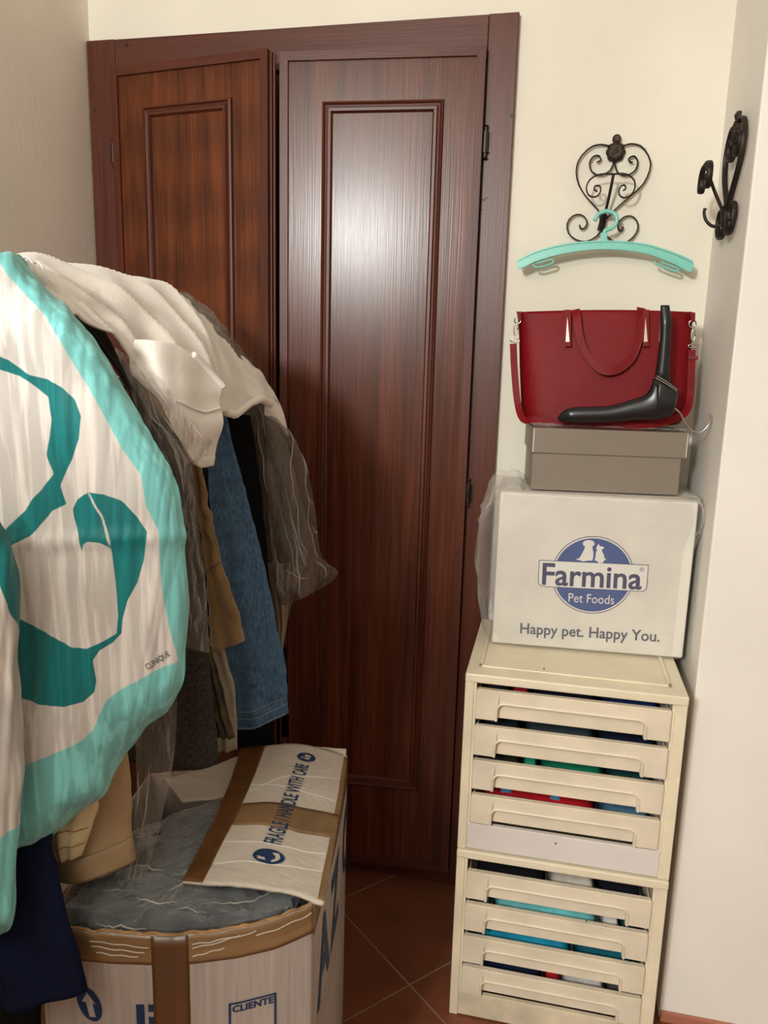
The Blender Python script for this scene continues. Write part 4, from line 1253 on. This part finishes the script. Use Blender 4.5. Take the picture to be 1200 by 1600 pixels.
# contents: a slate grey garment packed in clear plastic
cont = [[pz(98, 1448, CZ - 0.014), pz(180, 1455, CZ - 0.008), pz(260, 1457, CZ - 0.006), pz(350, 1448, CZ - 0.006), pz(430, 1432, CZ - 0.008), pz(482, 1412, CZ - 0.014)],
        [pz(130, 1410, CZ - 0.01), pz(200, 1405, CZ + 0.01), pz(270, 1405, CZ + 0.018), pz(350, 1405, CZ + 0.012), pz(430, 1400, CZ + 0.0), pz(490, 1390, CZ - 0.02)],
        [pz(160, 1370, CZ - 0.005), pz(220, 1350, CZ + 0.015), pz(280, 1340, CZ + 0.02), pz(350, 1340, CZ + 0.008), pz(430, 1340, CZ - 0.02), pz(500, 1340, CZ - 0.03)],
        [pz(195, 1320, CZ - 0.01), pz(240, 1290, CZ + 0.005), pz(290, 1270, CZ + 0.01), pz(350, 1270, CZ - 0.01), pz(430, 1270, CZ - 0.03), pz(510, 1270, CZ - 0.04)]]
s = Surf([[p + np.array([0.0, 0.012, -0.006]) for p in cont[0]]] + cont[1:], 60, 70)
s.disp(wr(s.P, 12, 41) * 0.016 + ridge(s.P, 16, 42) ** 3 * 0.012)
s.P[..., 2] = np.minimum(s.P[..., 2], CZ + 0.010 - 0.012 * np.clip((s.P[..., 0] - 0.74) / 0.06, 0, 1)); s.norm()
gar = s.sheet('packed_garment', M_slate, None, 0.012, at0=(0.70, -0.80, CZ - 0.02))
tag(gar, 'slate grey folded garment lying in the open cardboard box', 'garment')
s = Surf([[p + np.array([0.0, -0.002, -0.045]) for p in cont[0]]] + cont, 130, 160)
s.P[..., 2] += 0.010
s.norm().disp((tri(s.P, 14, 51) * 0.014 + tri(s.P, 34, 53) * 0.006) * np.clip((np.arange(130) - 26) / 14, 0, 1)[:, None])
s.P[..., 2] = np.minimum(s.P[..., 2], CZ + 0.016 + 0.003 * wr(s.P, 30, 54) - 0.014 * np.clip((s.P[..., 0] - 0.74) / 0.06, 0, 1)); s.norm()
pb = s.sheet('plastic_cover', M_filmc, None, 0, smooth=False, at0=(0.70, -0.80, CZ))
creases(s, pb, 14, 33, 1, 0.2, 0.0009, 0.012)
tag(pb, 'crumpled clear plastic over the grey garment in the cardboard box', 'plastic')

# ------------------------------------------------------------------ clothes rail
rail = empty('clothes_rail', (0.0, -0.72, 1.35), 'metal clothes rail under the hanging clothes, fixed to the left wall', 'rail')
MB().tube([(0.50, -1.04, 1.35), (0.50, -0.50, 1.35)], 0.011, 14).build('rod', M_chrome, rail, smooth=True)
for yy in (-0.98, -0.60):
    br = MB().tube([(0.003, yy, 1.35), (0.49, yy, 1.35)], 0.009, 12).build('bracket', M_chrome, rail, smooth=True)
    MB().tube([(0.0005, yy, 1.35), (0.006, yy, 1.35)], 0.028, 20).build('wall_plate', M_chrome, br)

# ------------------------------------------------------------------ hanging clothes
def hang(name, label, cat, left, right, y0, y1, th, m, **kw):
    p = at((left[0][0] + right[0][0]) / 2, (left[0][1] + right[0][1]) / 2, 1, y0)
    g_, s_ = garment(name, left, right, y0, y1, th, m, at0=tuple(p), **kw)
    tag(g_, label, cat, 'clothes on the rail')
    return g_, s_
# rearmost: taupe garment in a smoky cover
g1, s1 = hang('covered_jacket', 'taupe garment in a smoky clear cover, hanging nearest the door', 'jacket',
              [(280, 456), (300, 560), (350, 650), (385, 760), (410, 860), (425, 950), (432, 1015)],
              [(292, 458), (338, 505), (392, 570), (440, 670), (470, 760), (484, 850), (470, 905), (452, 945), (444, 1010)], -0.36, -0.40, 0.09, M_taupe, seed=3, fold=0.012, freq=3.5, wrink=0.008, wscale=16)
cov = Surf([[at(283, 452, 1, -0.38), at(318, 474, 1, -0.38), at(352, 510, 1, -0.38), at(384, 553, 1, -0.38), at(418, 610, 1, -0.39)],
            [at(330, 560, 1, -0.45), at(365, 575, 1, -0.45), at(400, 600, 1, -0.45), at(430, 630, 1, -0.44), at(452, 668, 1, -0.42)],
            [at(375, 660, 1, -0.47), at(400, 660, 1, -0.49), at(432, 668, 1, -0.49), at(458, 690, 1, -0.46), at(480, 738, 1, -0.42)],
            [at(392, 760, 1, -0.47), at(418, 765, 1, -0.50), at(445, 770, 1, -0.50), at(472, 780, 1, -0.46), at(493, 800, 1, -0.42)],
            [at(412, 850, 1, -0.47), at(435, 850, 1, -0.50), at(460, 850, 1, -0.50), at(483, 855, 1, -0.46), at(502, 868, 1, -0.42)],
            [at(425, 905, 1, -0.46), at(442, 905, 1, -0.50), at(470, 905, 1, -0.51), at(500, 893, 1, -0.47), at(527, 890, 1, -0.42)],
            [at(430, 940, 1, -0.46), at(446, 946, 1, -0.49), at(470, 935, 1, -0.50), at(498, 922, 1, -0.46), at(525, 905, 1, -0.42)]], 110, 60)
cov.disp((tri(cov.P, 22, 61, (1.7, 1.7, 0.55)) * 0.010 + tri(cov.P, 50, 62, (1.7, 1.7, 0.6)) * 0.004) * (0.3 + 0.7 * fade(110, 60)))
co_ = cov.sheet('garment_cover', M_filmd, g1, 0, smooth=False)
creases(cov, co_, 20, 5, 0, 0.26, 0.0010, 0.014)
creases(cov, co_, 7, 6, 1, 0.3, 0.0008, 0.012)
hang('beige_trousers', 'narrow beige trouser leg hanging below the smoky cover', 'trousers',
     [(415, 880), (424, 930), (430, 970), (436, 1020)], [(455, 880), (452, 930), (448, 970), (440, 1022)], -0.42, -0.42, 0.03, mat('beige_pale', (150, 128, 104), rough=0.9), n=20, seed=8)
hang('black_coat', 'black coat hanging behind the blue denim sleeve', 'coat',
     [(300, 640), (320, 800), (340, 1000), (352, 1160)], [(392, 650), (412, 800), (430, 1000), (428, 1162)], -0.50, -0.50, 0.07, M_blackc, seed=5, ext=0.05)
hang('black_dress', 'black garment hanging lowest between denim sleeve and door', 'garment',
     [(395, 655), (420, 800), (436, 1000), (440, 1150)], [(425, 655), (438, 800), (447, 1000), (452, 1152)], -0.30, -0.30, 0.04, M_blackc, n=24, seed=6)
gd, sd = hang('denim_jacket', 'blue denim jacket sleeve hanging beside the tan suede', 'jacket',
     [(322, 640), (322, 730), (332, 850), (345, 950), (352, 1040), (362, 1100), (372, 1139)], [(352, 640), (360, 680), (382, 760), (406, 850), (421, 920), (438, 1000), (449, 1060), (451, 1114)], -0.60, -0.62, 0.055, M_denim, seed=9, fold=0.005, freq=1.6, wrink=0.005, wscale=18, n=70)
sd.patch('cuff', 0.945, 0.999, 0.02, 0.98, M_denim, gd, off=0.0015, thick=0.002, n=6, m=20)
for u in (0.942, 0.965, 0.994):
    P = sd.map(np.full(24, u), np.linspace(0.03, 0.97, 24), 0.0022)
    MB().tube(P, 0.0007, 5).build('stitching', M_thread, gd)
gsu, ssu = hang('suede_jacket', 'tan suede sleeve hanging between grey knit coat and blue denim', 'jacket',
     [(292, 690), (300, 760), (320, 870), (325, 960), (326, 1019)], [(310, 690), (318, 740), (341, 860), (357, 910), (374, 955), (381, 1001)], -0.71, -0.72, 0.05, M_suede, seed=12, fold=0.005, freq=1.5, wrink=0.005, wscale=20, n=46)
P = ssu.map(np.linspace(0.62, 0.60, 20), np.linspace(0.05, 0.95, 20), 0.0012)
MB().tube(P, 0.001, 5).build('seam', mat('suede_seam', (112, 84, 52), rough=0.9), gsu)
hang('olive_garment', 'olive patterned garment edge showing beside the grey knit coat', 'garment',
     [(322, 1010), (326, 1060), (330, 1110), (340, 1150)], [(330, 1010), (345, 1060), (356, 1110), (368, 1152)], -0.745, -0.745, 0.03, M_camo, n=20, seed=13)
hang('pale_skirt', 'pale cloth hanging behind the olive garment', 'garment',
     [(310, 1000), (320, 1080), (330, 1168)], [(345, 1000), (368, 1080), (372, 1170)], -0.70, -0.70, 0.03, M_pale, n=16, seed=14)
gk, sk = hang('knit_coat', 'long charcoal knit coat hanging beside the aqua scarf', 'coat',
     [(255, 660), (282, 760), (288, 900), (282, 1080), (266, 1191)], [(285, 660), (302, 740), (314, 840), (325, 950), (329, 1040), (335, 1120), (343, 1192)], -0.82, -0.82, 0.075, M_knit, seed=15, fold=0.007, freq=2.0, ext=0.08, n=70)
# clear covers on the middle garments
cv = Surf([[at(190, 570, 1, -0.93), at(225, 590, 1, -0.93), at(255, 640, 1, -0.92)], [at(215, 640, 1, -0.93), at(248, 660, 1, -0.93), at(280, 690, 1, -0.91)],
           [at(245, 700, 1, -0.93), at(275, 715, 1, -0.93), at(300, 735, 1, -0.91)], [at(268, 800, 1, -0.92), at(290, 810, 1, -0.92), at(311, 820, 1, -0.9)],
           [at(275, 920, 1, -0.92), at(300, 930, 1, -0.92), at(322, 930, 1, -0.9)], [at(275, 1010, 1, -0.92), at(300, 1015, 1, -0.92), at(326, 1020, 1, -0.9)]], 90, 36)
cv.disp((tri(cv.P, 30, 71, (2, 2, 0.5)) * 0.007 + tri(cv.P, 70, 72, (2, 2, 0.6)) * 0.003) * (0.3 + 0.7 * fade(90, 36)))
_c = tag(cv.sheet('garment_cover', M_filmh, None, 0, smooth=False, at0=tuple(at(255, 760, 1, -0.92))), 'clear plastic cover with bright creases over the charcoal coat', 'plastic cover', 'clothes on the rail')
creases(cv, _c, 10, 21, 0, 0.25, 0.0008, 0.012)
cv = Surf([[at(176, 540, 1, -0.99), at(205, 560, 1, -0.995), at(250, 590, 1, -0.99)], [at(200, 590, 1, -0.99), at(235, 620, 1, -0.99), at(285, 630, 1, -0.97)],
           [at(232, 640, 1, -0.985), at(268, 665, 1, -0.98), at(322, 680, 1, -0.94)], [at(258, 680, 1, -0.97), at(290, 702, 1, -0.96), at(331, 690, 1, -0.92)], [at(285, 722, 1, -0.95), at(300, 724, 1, -0.95), at(322, 712, 1, -0.92)]], 70, 40)
cv.disp(tri(cv.P, 34, 75, (1.5, 1.5, 0.8)) * 0.006 * fade(70, 40))
_c = tag(cv.sheet('garment_cover', M_filmh, None, 0, smooth=False, at0=tuple(at(245, 640, 1, -0.99))), 'clear plastic film lying over the lower front of the white sweatshirt', 'plastic cover', 'clothes on the rail')
creases(cv, _c, 7, 22, 0, 0.25, 0.0007, 0.012)
gdk, _ = hang('dark_suit', 'dark suit shoulder under clear plastic beside the scarf top', 'jacket',
     [(60, 440), (130, 505), (180, 570), (215, 640), (245, 730)], [(100, 445), (165, 510), (200, 580), (262, 650), (290, 740)], -0.935, -0.90, 0.04, mat('dark_grey_cloth', (52, 48, 46), rough=0.9), seed=16, n=40)
# long loose film falling behind the scarf to the box
cv = Surf([[at(205, 1110, 1, -0.93), at(240, 1105, 1, -0.93), at(278, 1090, 1, -0.92)], [at(212, 1200, 1, -0.94), at(242, 1200, 1, -0.94), at(272, 1180, 1, -0.93)],
           [at(210, 1290, 1, -0.95), at(230, 1290, 1, -0.95), at(252, 1280, 1, -0.94)], [at(195, 1370, 1, -0.96), at(212, 1370, 1, -0.96), at(232, 1360, 1, -0.95)], [at(180, 1425, 1, -0.965), at(192, 1420, 1, -0.965), at(205, 1415, 1, -0.96)]], 70, 34)
cv.disp(tri(cv.P, 34, 81, (2, 2, 0.3)) * 0.006)
_c = tag(cv.sheet('garment_cover', M_filmh, None, 0, smooth=False, at0=tuple(at(235, 1200, 1, -0.94))), 'loose clear plastic tail hanging from behind the scarf to the cardboard box', 'plastic cover', 'clothes on the rail')
creases(cv, _c, 7, 23, 0, 0.3, 0.0008, 0.012)

# beige trousers with turn-up, cream hem, navy trousers
gb, sb = hang('beige_chinos', 'beige trousers with a broad turn-up, below the aqua scarf', 'trousers',
     [(90, 1180), (90, 1250), (88, 1310), (90, 1362)], [(196, 1150), (204, 1220), (208, 1290), (214, 1342)], -0.985, -0.985, 0.07, M_beige, seed=17, fold=0.004, freq=1.0, n=40)
tu = sb.patch('turn_up', 0.80, 0.995, 0.03, 0.99, M_beige, gb, off=0.004, thick=0.005, n=8, m=24)
gc, sc_ = hang('cream_shorts', 'cream stitched cuff showing just below the aqua scarf', 'garment',
     [(60, 1220), (66, 1270), (76, 1300), (86, 1341)], [(152, 1220), (151, 1270), (140, 1305), (128, 1336)], -1.035, -1.035, 0.03, M_creamc, seed=18, n=30, fold=0.003)
for u in (0.60, 0.80):
    P = sc_.map(np.full(16, u), np.linspace(0.05, 0.95, 16), 0.001)
    MB().tube(P, 0.0009, 5).build('stitching', M_kraft, gc)
hang('navy_trousers', 'dark navy trousers hanging in front of the cardboard box', 'trousers',
     [(-60, 1200), (-60, 1300), (-60, 1400), (-60, 1562)], [(70, 1200), (84, 1330), (106, 1420), (136, 1548)], -1.06, -1.105, 0.05, M_navy, seed=19, fold=0.008, freq=2.5, n=50)
hang('black_trousers', 'black trousers hanging lowest, showing below the dark navy trousers', 'trousers',
     [(-60, 1300), (-60, 1400), (-60, 1500), (-60, 1690)], [(40, 1300), (55, 1400), (62, 1500), (66, 1700)], -1.03, -1.065, 0.03, M_blackc, seed=20, fold=0.004, freq=2.0, n=40)

# ------------------------------------------------------------------ white sweatshirt laid over the hangers
def down(p, dx, dz): return p + np.array([-dx, 0, -dz])
cols = [[(30, 399, -1.03), (44, 418, -1.04), (58, 442, -1.04), (75, 470, -1.04)],
        [(62, 397, -0.98), (92, 432, -1.0), (112, 466, -1.01), (130, 498, -1.01)],
        [(108, 410, -0.92), (146, 456, -0.95), (167, 497, -0.97), (186, 530, -0.97)],
        [(180, 427, -0.81), (225, 480, -0.86), (250, 540, -0.89), (258, 620, -0.9)],
        [(246, 441, -0.70), (290, 500, -0.76), (320, 560, -0.79), (328, 650, -0.80)],
        [(276, 457, -0.63), (318, 512, -0.69), (342, 575, -0.735), (352, 643, -0.745)],
        [(305, 490, -0.58), (345, 540, -0.64), (362, 590, -0.685), (368, 648, -0.70)],
        [(345, 533, -0.53), (372, 570, -0.58), (386, 600, -0.62), (392, 629, -0.645)],
        [(382, 570, -0.49), (398, 590, -0.53), (408, 607, -0.57), (413, 622, -0.60)],
        [(398, 588, -0.47), (408, 602, -0.50), (416, 616, -0.53), (422, 632, -0.56)]]
ctrl = []
for c in cols:
    P = [at(*q[:2], 1, q[2]) for q in c]
    ctrl.append([down(P[0], 0.10, 0.05), down(P[0], 0.045, 0.012)] + P)
s = Surf(ctrl, 150, 90)
vv = np.linspace(0, 1, 90)[None, :]; uu = np.linspace(0, 1, 150)[:, None]
ff_ = uu * 24 - vv * 10 + 1.6 * np.sin(vv * 4 + uu * 7)
s.disp((np.abs(np.sin(ff_)) ** 0.6 * 0.011 + np.sin(uu * 37 - vv * 12 + 2 * np.sin(uu * 9)) * 0.0012) * np.clip((vv - 0.22) * 4, 0, 1) * (1 - 0.5 * vv) + wr(s.P, 11, 91) * 0.005)
big = s
_d = s.P - CAM
_f = _d @ _fwd
_i = np.unravel_index(np.argmin((600 + FPX * (_d @ RGT) / _f - 157) ** 2 + (800 - FPX * (_d @ UPV) / _f - 478) ** 2), s.P.shape[:2])
STAIN.default_value = tuple(s.P[_i] - at(200, 470, 1, -0.85))
wroot = s.sheet('sweatshirt', M_white, None, 0.004, at0=tuple(at(200, 470, 1, -0.85)))
tag(wroot, 'white sweatshirt draped over the row of hanging clothes', 'sweatshirt')
# front sleeve
s = Surf([[at(186, 530, 1, -0.93), at(196, 555, 1, -0.94), at(210, 588, 1, -0.94)], [at(235, 531, 1, -0.945), at(243, 580, 1, -0.965), at(247, 628, 1, -0.955)],
          [at(278, 542, 1, -0.905), at(284, 615, 1, -0.935), at(284, 692, 1, -0.92)], [at(318, 572, 1, -0.86), at(322, 648, 1, -0.89), at(310, 729, 1, -0.89)],
          [at(350, 604, 1, -0.83), at(348, 655, 1, -0.85), at(336, 728, 1, -0.86)]], 60, 50)
s.disp(wr(s.P, 20, 95) * 0.004 + np.sin(np.linspace(0, 1, 50)[None] * 9 + np.linspace(0, 3, 60)[:, None]) * 0.003)
slv = s
s.sheet('front_sleeve', M_white, wroot, 0.012)
M_stain = mat('grey_stain', (150, 138, 124), rough=0.9)
s.patch('cuff', 0.72, 0.995, 0.90, 0.998, M_white, wroot, off=0.0015, thick=0.002, n=14, m=5)
P = s.map(np.linspace(0.45, 0.98, 26), np.linspace(0.62, 0.36, 26), 0.0012)
MB().tube(P, 0.0016, 6).build('seam', M_white, wroot, smooth=True)
# rolled hem along the open short sleeve, rolled edge of the front sleeve, back panel below them
P = big.map(np.linspace(0.58, 1.0, 40), np.full(40, 1.0), -0.001)
MB().tube(P, 0.0062, 10).build('sleeve_hem', M_white, wroot, smooth=True)
P = slv.map(np.linspace(0.62, 1.0, 30), np.full(30, 0.0), 0.001)
MB().tube(P, 0.0046, 10).build('sleeve_hem', M_white, wroot, smooth=True)
s = Surf([[at(378, 555, 1, -0.47), at(400, 588, 1, -0.48), at(412, 620, 1, -0.49), at(413, 648, 1, -0.49)], [at(394, 570, 1, -0.45), at(414, 602, 1, -0.46), at(430, 638, 1, -0.48), at(436, 663, 1, -0.48)],
          [at(404, 578, 1, -0.43), at(426, 610, 1, -0.44), at(444, 648, 1, -0.45), at(451, 682, 1, -0.46)]], 30, 40)
s.disp(wr(s.P, 22, 97) * 0.002)
s.sheet('back_panel', M_white, wroot, 0.004)
# hanger hooks peeping out at the scarf's top
pts = [at(x, y, 1, -1.05) for x, y in ((36, 405), (42, 402), (50, 410), (55, 425), (56, 438))]
hg = empty('wire_hanger', tuple(pts[0]), 'thin white hanger hook at the top of the aqua scarf', 'hanger')
MB().tube(cr(pts, 20), 0.0012, 6).build('hook', M_whitep, hg, smooth=True)
MB().tube(cr([p + np.array([0.006, 0.01, -0.004]) for p in pts], 20), 0.0012, 6).build('hook', M_whitep, hg, smooth=True)

# ------------------------------------------------------------------ printed scarf
def inpoly_sdf(px, py, poly):
    """signed distance to polygon, negative inside (pixel units)"""
    P = np.asarray(poly, float)
    q = np.stack([px, py], -1)
    d = np.full(px.shape, 1e9); ins = np.zeros(px.shape, bool)
    for i in range(len(P)):
        a, b = P[i], P[(i + 1) % len(P)]
        e = b - a; w0 = q - a
        t = np.clip((w0 @ e) / (e @ e + 1e-9), 0, 1)
        d = np.minimum(d, np.linalg.norm(w0 - t[..., None] * e, axis=-1))
        c = (a[1] <= py) != (b[1] <= py)
        xx = a[0] + (py - a[1]) / (b[1] - a[1] + 1e-9) * (b[0] - a[0])
        ins ^= c & (px < xx)
    return np.where(ins, -d, d)
M_sc = bpy.data.materials.new('printed_scarf_silk'); M_sc.use_nodes = True
nt = M_sc.node_tree; N, L = nt.nodes, nt.links
b = N['Principled BSDF']; b.inputs['Roughness'].default_value = 0.55; b.inputs['Specular IOR Level'].default_value = 0.35; b.inputs['Sheen Weight'].default_value = 0.15
def attr(nm):
    a = N.new('ShaderNodeAttribute'); a.attribute_name = nm
    r = N.new('ShaderNodeMapRange'); r.inputs['From Min'].default_value = 0.7; r.inputs['From Max'].default_value = -0.7
    L.new(a.outputs['Fac'], r.inputs['Value']); return r.outputs[0]
def mixc(f, c1, c2):
    m_ = N.new('ShaderNodeMix'); m_.data_type = 'RGBA'; L.new(f, m_.inputs[0])
    for k_, c in ((6, c1), (7, c2)):
        if isinstance(c, tuple): m_.inputs[k_].default_value = c
        else: L.new(c, m_.inputs[k_])
    return m_.outputs[2]
tc = N.new('ShaderNodeTexCoord'); mp = N.new('ShaderNodeMapping'); mp.inputs['Scale'].default_value = (60, 60, 3.5); mp.inputs['Rotation'].default_value = (0, 0.25, 0)
L.new(tc.outputs['Object'], mp.inputs['Vector'])
nz = N.new('ShaderNodeTexNoise'); nz.inputs['Scale'].default_value = 1.4; nz.inputs['Detail'].default_value = 3; L.new(mp.outputs[0], nz.inputs['Vector'])
rp = N.new('ShaderNodeValToRGB'); rp.color_ramp.elements[0].position = 0.46; rp.color_ramp.elements[1].position = 0.60
rp.color_ramp.elements[0].color = (0.84, 0.84, 0.84, 1); rp.color_ramp.elements[1].color = (1.18, 1.18, 1.18, 1); L.new(nz.outputs['Fac'], rp.inputs[0])
c = mixc(attr('border'), lin((214, 209, 203)), lin((126, 204, 202)))
c = mixc(attr('teal'), c, lin((6, 118, 120)))
mu = N.new('ShaderNodeMix'); mu.data_type = 'RGBA'; mu.blend_type = 'MULTIPLY'; mu.inputs[0].default_value = 1.0
L.new(c, mu.inputs[6]); L.new(rp.outputs[0], mu.inputs[7])
L.new(mu.outputs[2], b.inputs['Base Color'])
bp = N.new('ShaderNodeBump'); bp.inputs['Strength'].default_value = 0.25; bp.inputs['Distance'].default_value = 0.003; L.new(nz.outputs['Fac'], bp.inputs['Height']); L.new(bp.outputs[0], b.inputs['Normal'])

white_poly = [(-400, 380), (0, 412), (12, 430), (25, 445), (45, 468), (70, 495), (100, 545), (135, 600), (160, 645), (190, 700), (220, 742), (228, 790), (246, 826), (250, 890), (254, 930), (264, 980), (276, 1032), (240, 1049), (185, 1080), (166, 1095), (155, 1118), (146, 1140), (128, 1158), (110, 1168), (35, 1197), (-80, 1235), (-400, 1260)]
teal1 = [(-60, 560), (0, 556), (15, 562), (45, 585), (75, 592), (100, 605), (120, 625), (129, 650), (126, 685), (115, 717), (97, 758), (106, 787), (85, 797), (70, 815), (52, 836), (19, 853), (12, 826), (42, 798), (52, 780), (64, 767), (86, 740), (74, 710), (81, 680), (84, 655), (77, 620), (55, 602), (30, 587), (0, 577), (-60, 577)]
teal2 = [(115, 795), (122, 780), (137, 769), (162, 772), (190, 782), (212, 805), (230, 830), (225, 875), (215, 910), (200, 937), (192, 967), (190, 990), (175, 1005), (155, 1017), (145, 1032), (150, 1065), (147, 1082), (130, 1097), (100, 1105), (62, 1101), (35, 1092), (10, 1085), (10, 950), (31, 965), (62, 985), (87, 1000), (110, 1012), (135, 1014), (162, 1002), (182, 990), (185, 962), (181, 905), (176, 857), (172, 853), (160, 846), (142, 844), (135, 848), (130, 862), (127, 840), (117, 807)]
vein = [(135, 768), (138, 768), (152, 790), (162, 806), (170, 828), (176, 845), (174, 856), (171, 845), (166, 828), (158, 806), (149, 792)]
def pxof(P):
    d = P - CAM
    f = d @ _fwd
    return 600 + FPX * (d @ RGT) / f, 800 - FPX * (d @ UPV) / f
def set_attr(o, nm, vals):
    a = o.data.attributes.new(nm, 'FLOAT', 'POINT'); a.data.foreach_set('value', np.asarray(vals, float).ravel())
rt = [(28, 397), (75, 455), (120, 502), (165, 560), (200, 620), (240, 690), (270, 745), (284, 800), (288, 870), (294, 940), (290, 1010), (285, 1065), (262, 1110), (225, 1142), (190, 1190), (165, 1240), (130, 1267), (90, 1297), (33, 1328), (-60, 1365)]
lf = [(-90, 393), (-90, 440), (-90, 500), (-90, 560), (-90, 630), (-90, 700), (-90, 760), (-90, 800), (-90, 860), (-90, 930), (-90, 1000), (-90, 1060), (-90, 1110), (-90, 1150), (-90, 1200), (-90, 1250), (-90, 1280), (-90, 1310), (-90, 1350), (-90, 1380)]
rows = []
for i, (l, r) in enumerate(zip(lf, rt)):
    row = []
    yb = -1.085 + 0.015 * math.sin(i / 19 * 3.14)
    for f, dy in ((0, -0.02), (0.25, -0.03), (0.5, -0.034), (0.75, -0.025), (0.92, -0.004), (1.0, 0.025)):
        row.append(at(l[0] + (r[0] - l[0]) * f, l[1] + (r[1] - l[1]) * f, 1, yb + dy))
    rows.append(row)
top = [p + np.array([-0.02, 0.06, -0.02]) for p in rows[0]]
s = Surf([top] + rows, 320, 130)
px, py = pxof(s.P)
sd1 = np.minimum(inpoly_sdf(px, py, teal1), np.maximum(inpoly_sdf(px, py, teal2), -inpoly_sdf(px, py, vein)))
bd = -inpoly_sdf(px, py, white_poly)
wpx = px + 14 * np.sin(py * 0.006) + 0.10 * (py - 800) * (px < 400)
fine = (np.abs(wr(np.stack([wpx * 0.085, py * 0.003, 0 * px], -1), 1.0, 121)) ** 0.6) * 0.0022 + wr(np.stack([wpx * 0.022, py * 0.002, 0 * px], -1), 1.0, 122) * 0.0030
env = np.clip((px + 90) / 380, 0, 1)
s.disp(fine + wr(s.P, 11, 101) * 0.004 + 0.004 * np.exp(-((py - (850 - 0.05 * px)) / 14) ** 2))
sc = s.sheet('scarf', M_sc, None, 0.0012, at0=tuple(at(130, 800, 1, -1.1)))
nn2 = lambda a: np.concatenate([a.ravel(), a.ravel()])
set_attr(sc, 'border', nn2(bd)); set_attr(sc, 'teal', nn2(sd1))
tag(sc, 'white and aqua printed scarf with teal swirls, hanging nearest the camera', 'scarf')
# print of the maker at the scarf's corner, lying on the cloth
tp0, tp1 = np.array([228, 1043.0]), np.array([264, 1020.0])
def scarf_at(qx, qy):
    out = []
    for a, c2 in zip(np.ravel(qx), np.ravel(qy)):
        k_ = np.argmin((px - a) ** 2 + (py - c2) ** 2)
        i, j = np.unravel_index(k_, px.shape)
        out.append(at(a, c2, 1, s.P[i, j, 1]) + s.N[i, j] * 0.0012)
    return np.array(out)
ax = (tp1 - tp0); ln = np.linalg.norm(ax); ax /= ln; ay = np.array([ax[1], -ax[0]])
text('CLINIQUE', 13.0, lambda x, y, d: scarf_at((tp0[0] + tp1[0]) / 2 + x * ax[0] + y * ay[0], (tp0[1] + tp1[1]) / 2 + x * ax[1] + y * ay[1]), 'lettering', mat('print_dark_teal', (40, 74, 84), rough=0.7), sc, sx=0.72)
# front fold of the scarf at the left
fold_r = [(-2, 800), (12, 838), (22, 868), (29, 915), (31, 980), (34, 1090), (35, 1190), (33, 1290), (28, 1335), (25, 1420), (12, 1450), (-10, 1466)]
rows = []
for i, r in enumerate(fold_r):
    l = (-90, r[1] - 0)
    rows.append([at(l[0] + (r[0] - l[0]) * f, r[1], 1, -1.145 + dy) for f, dy in ((0, -0.02), (0.5, -0.025), (0.85, -0.016), (1.0, 0.008))])
s2 = Surf(rows, 160, 50)
px2, py2 = pxof(s2.P)
t3 = inpoly_sdf(px2, py2, [(-300, 700), (-20, 760), (40, 840), (60, 990), (30, 985), (18, 962), (0, 915), (-60, 800)])
w3 = -inpoly_sdf(px2, py2, [(-300, 600), (100, 600), (100, 1278), (33, 1288), (0, 1311), (-300, 1400)])
s2.disp(np.sin(px2 * 0.3 + py2 * 0.02) * 0.0015 + wr(s2.P, 12, 111) * 0.003)
sf2 = s2.sheet('scarf_fold', M_sc, sc, 0.0012)
set_attr(sf2, 'border', nn2(w3)); set_attr(sf2, 'teal', nn2(t3))
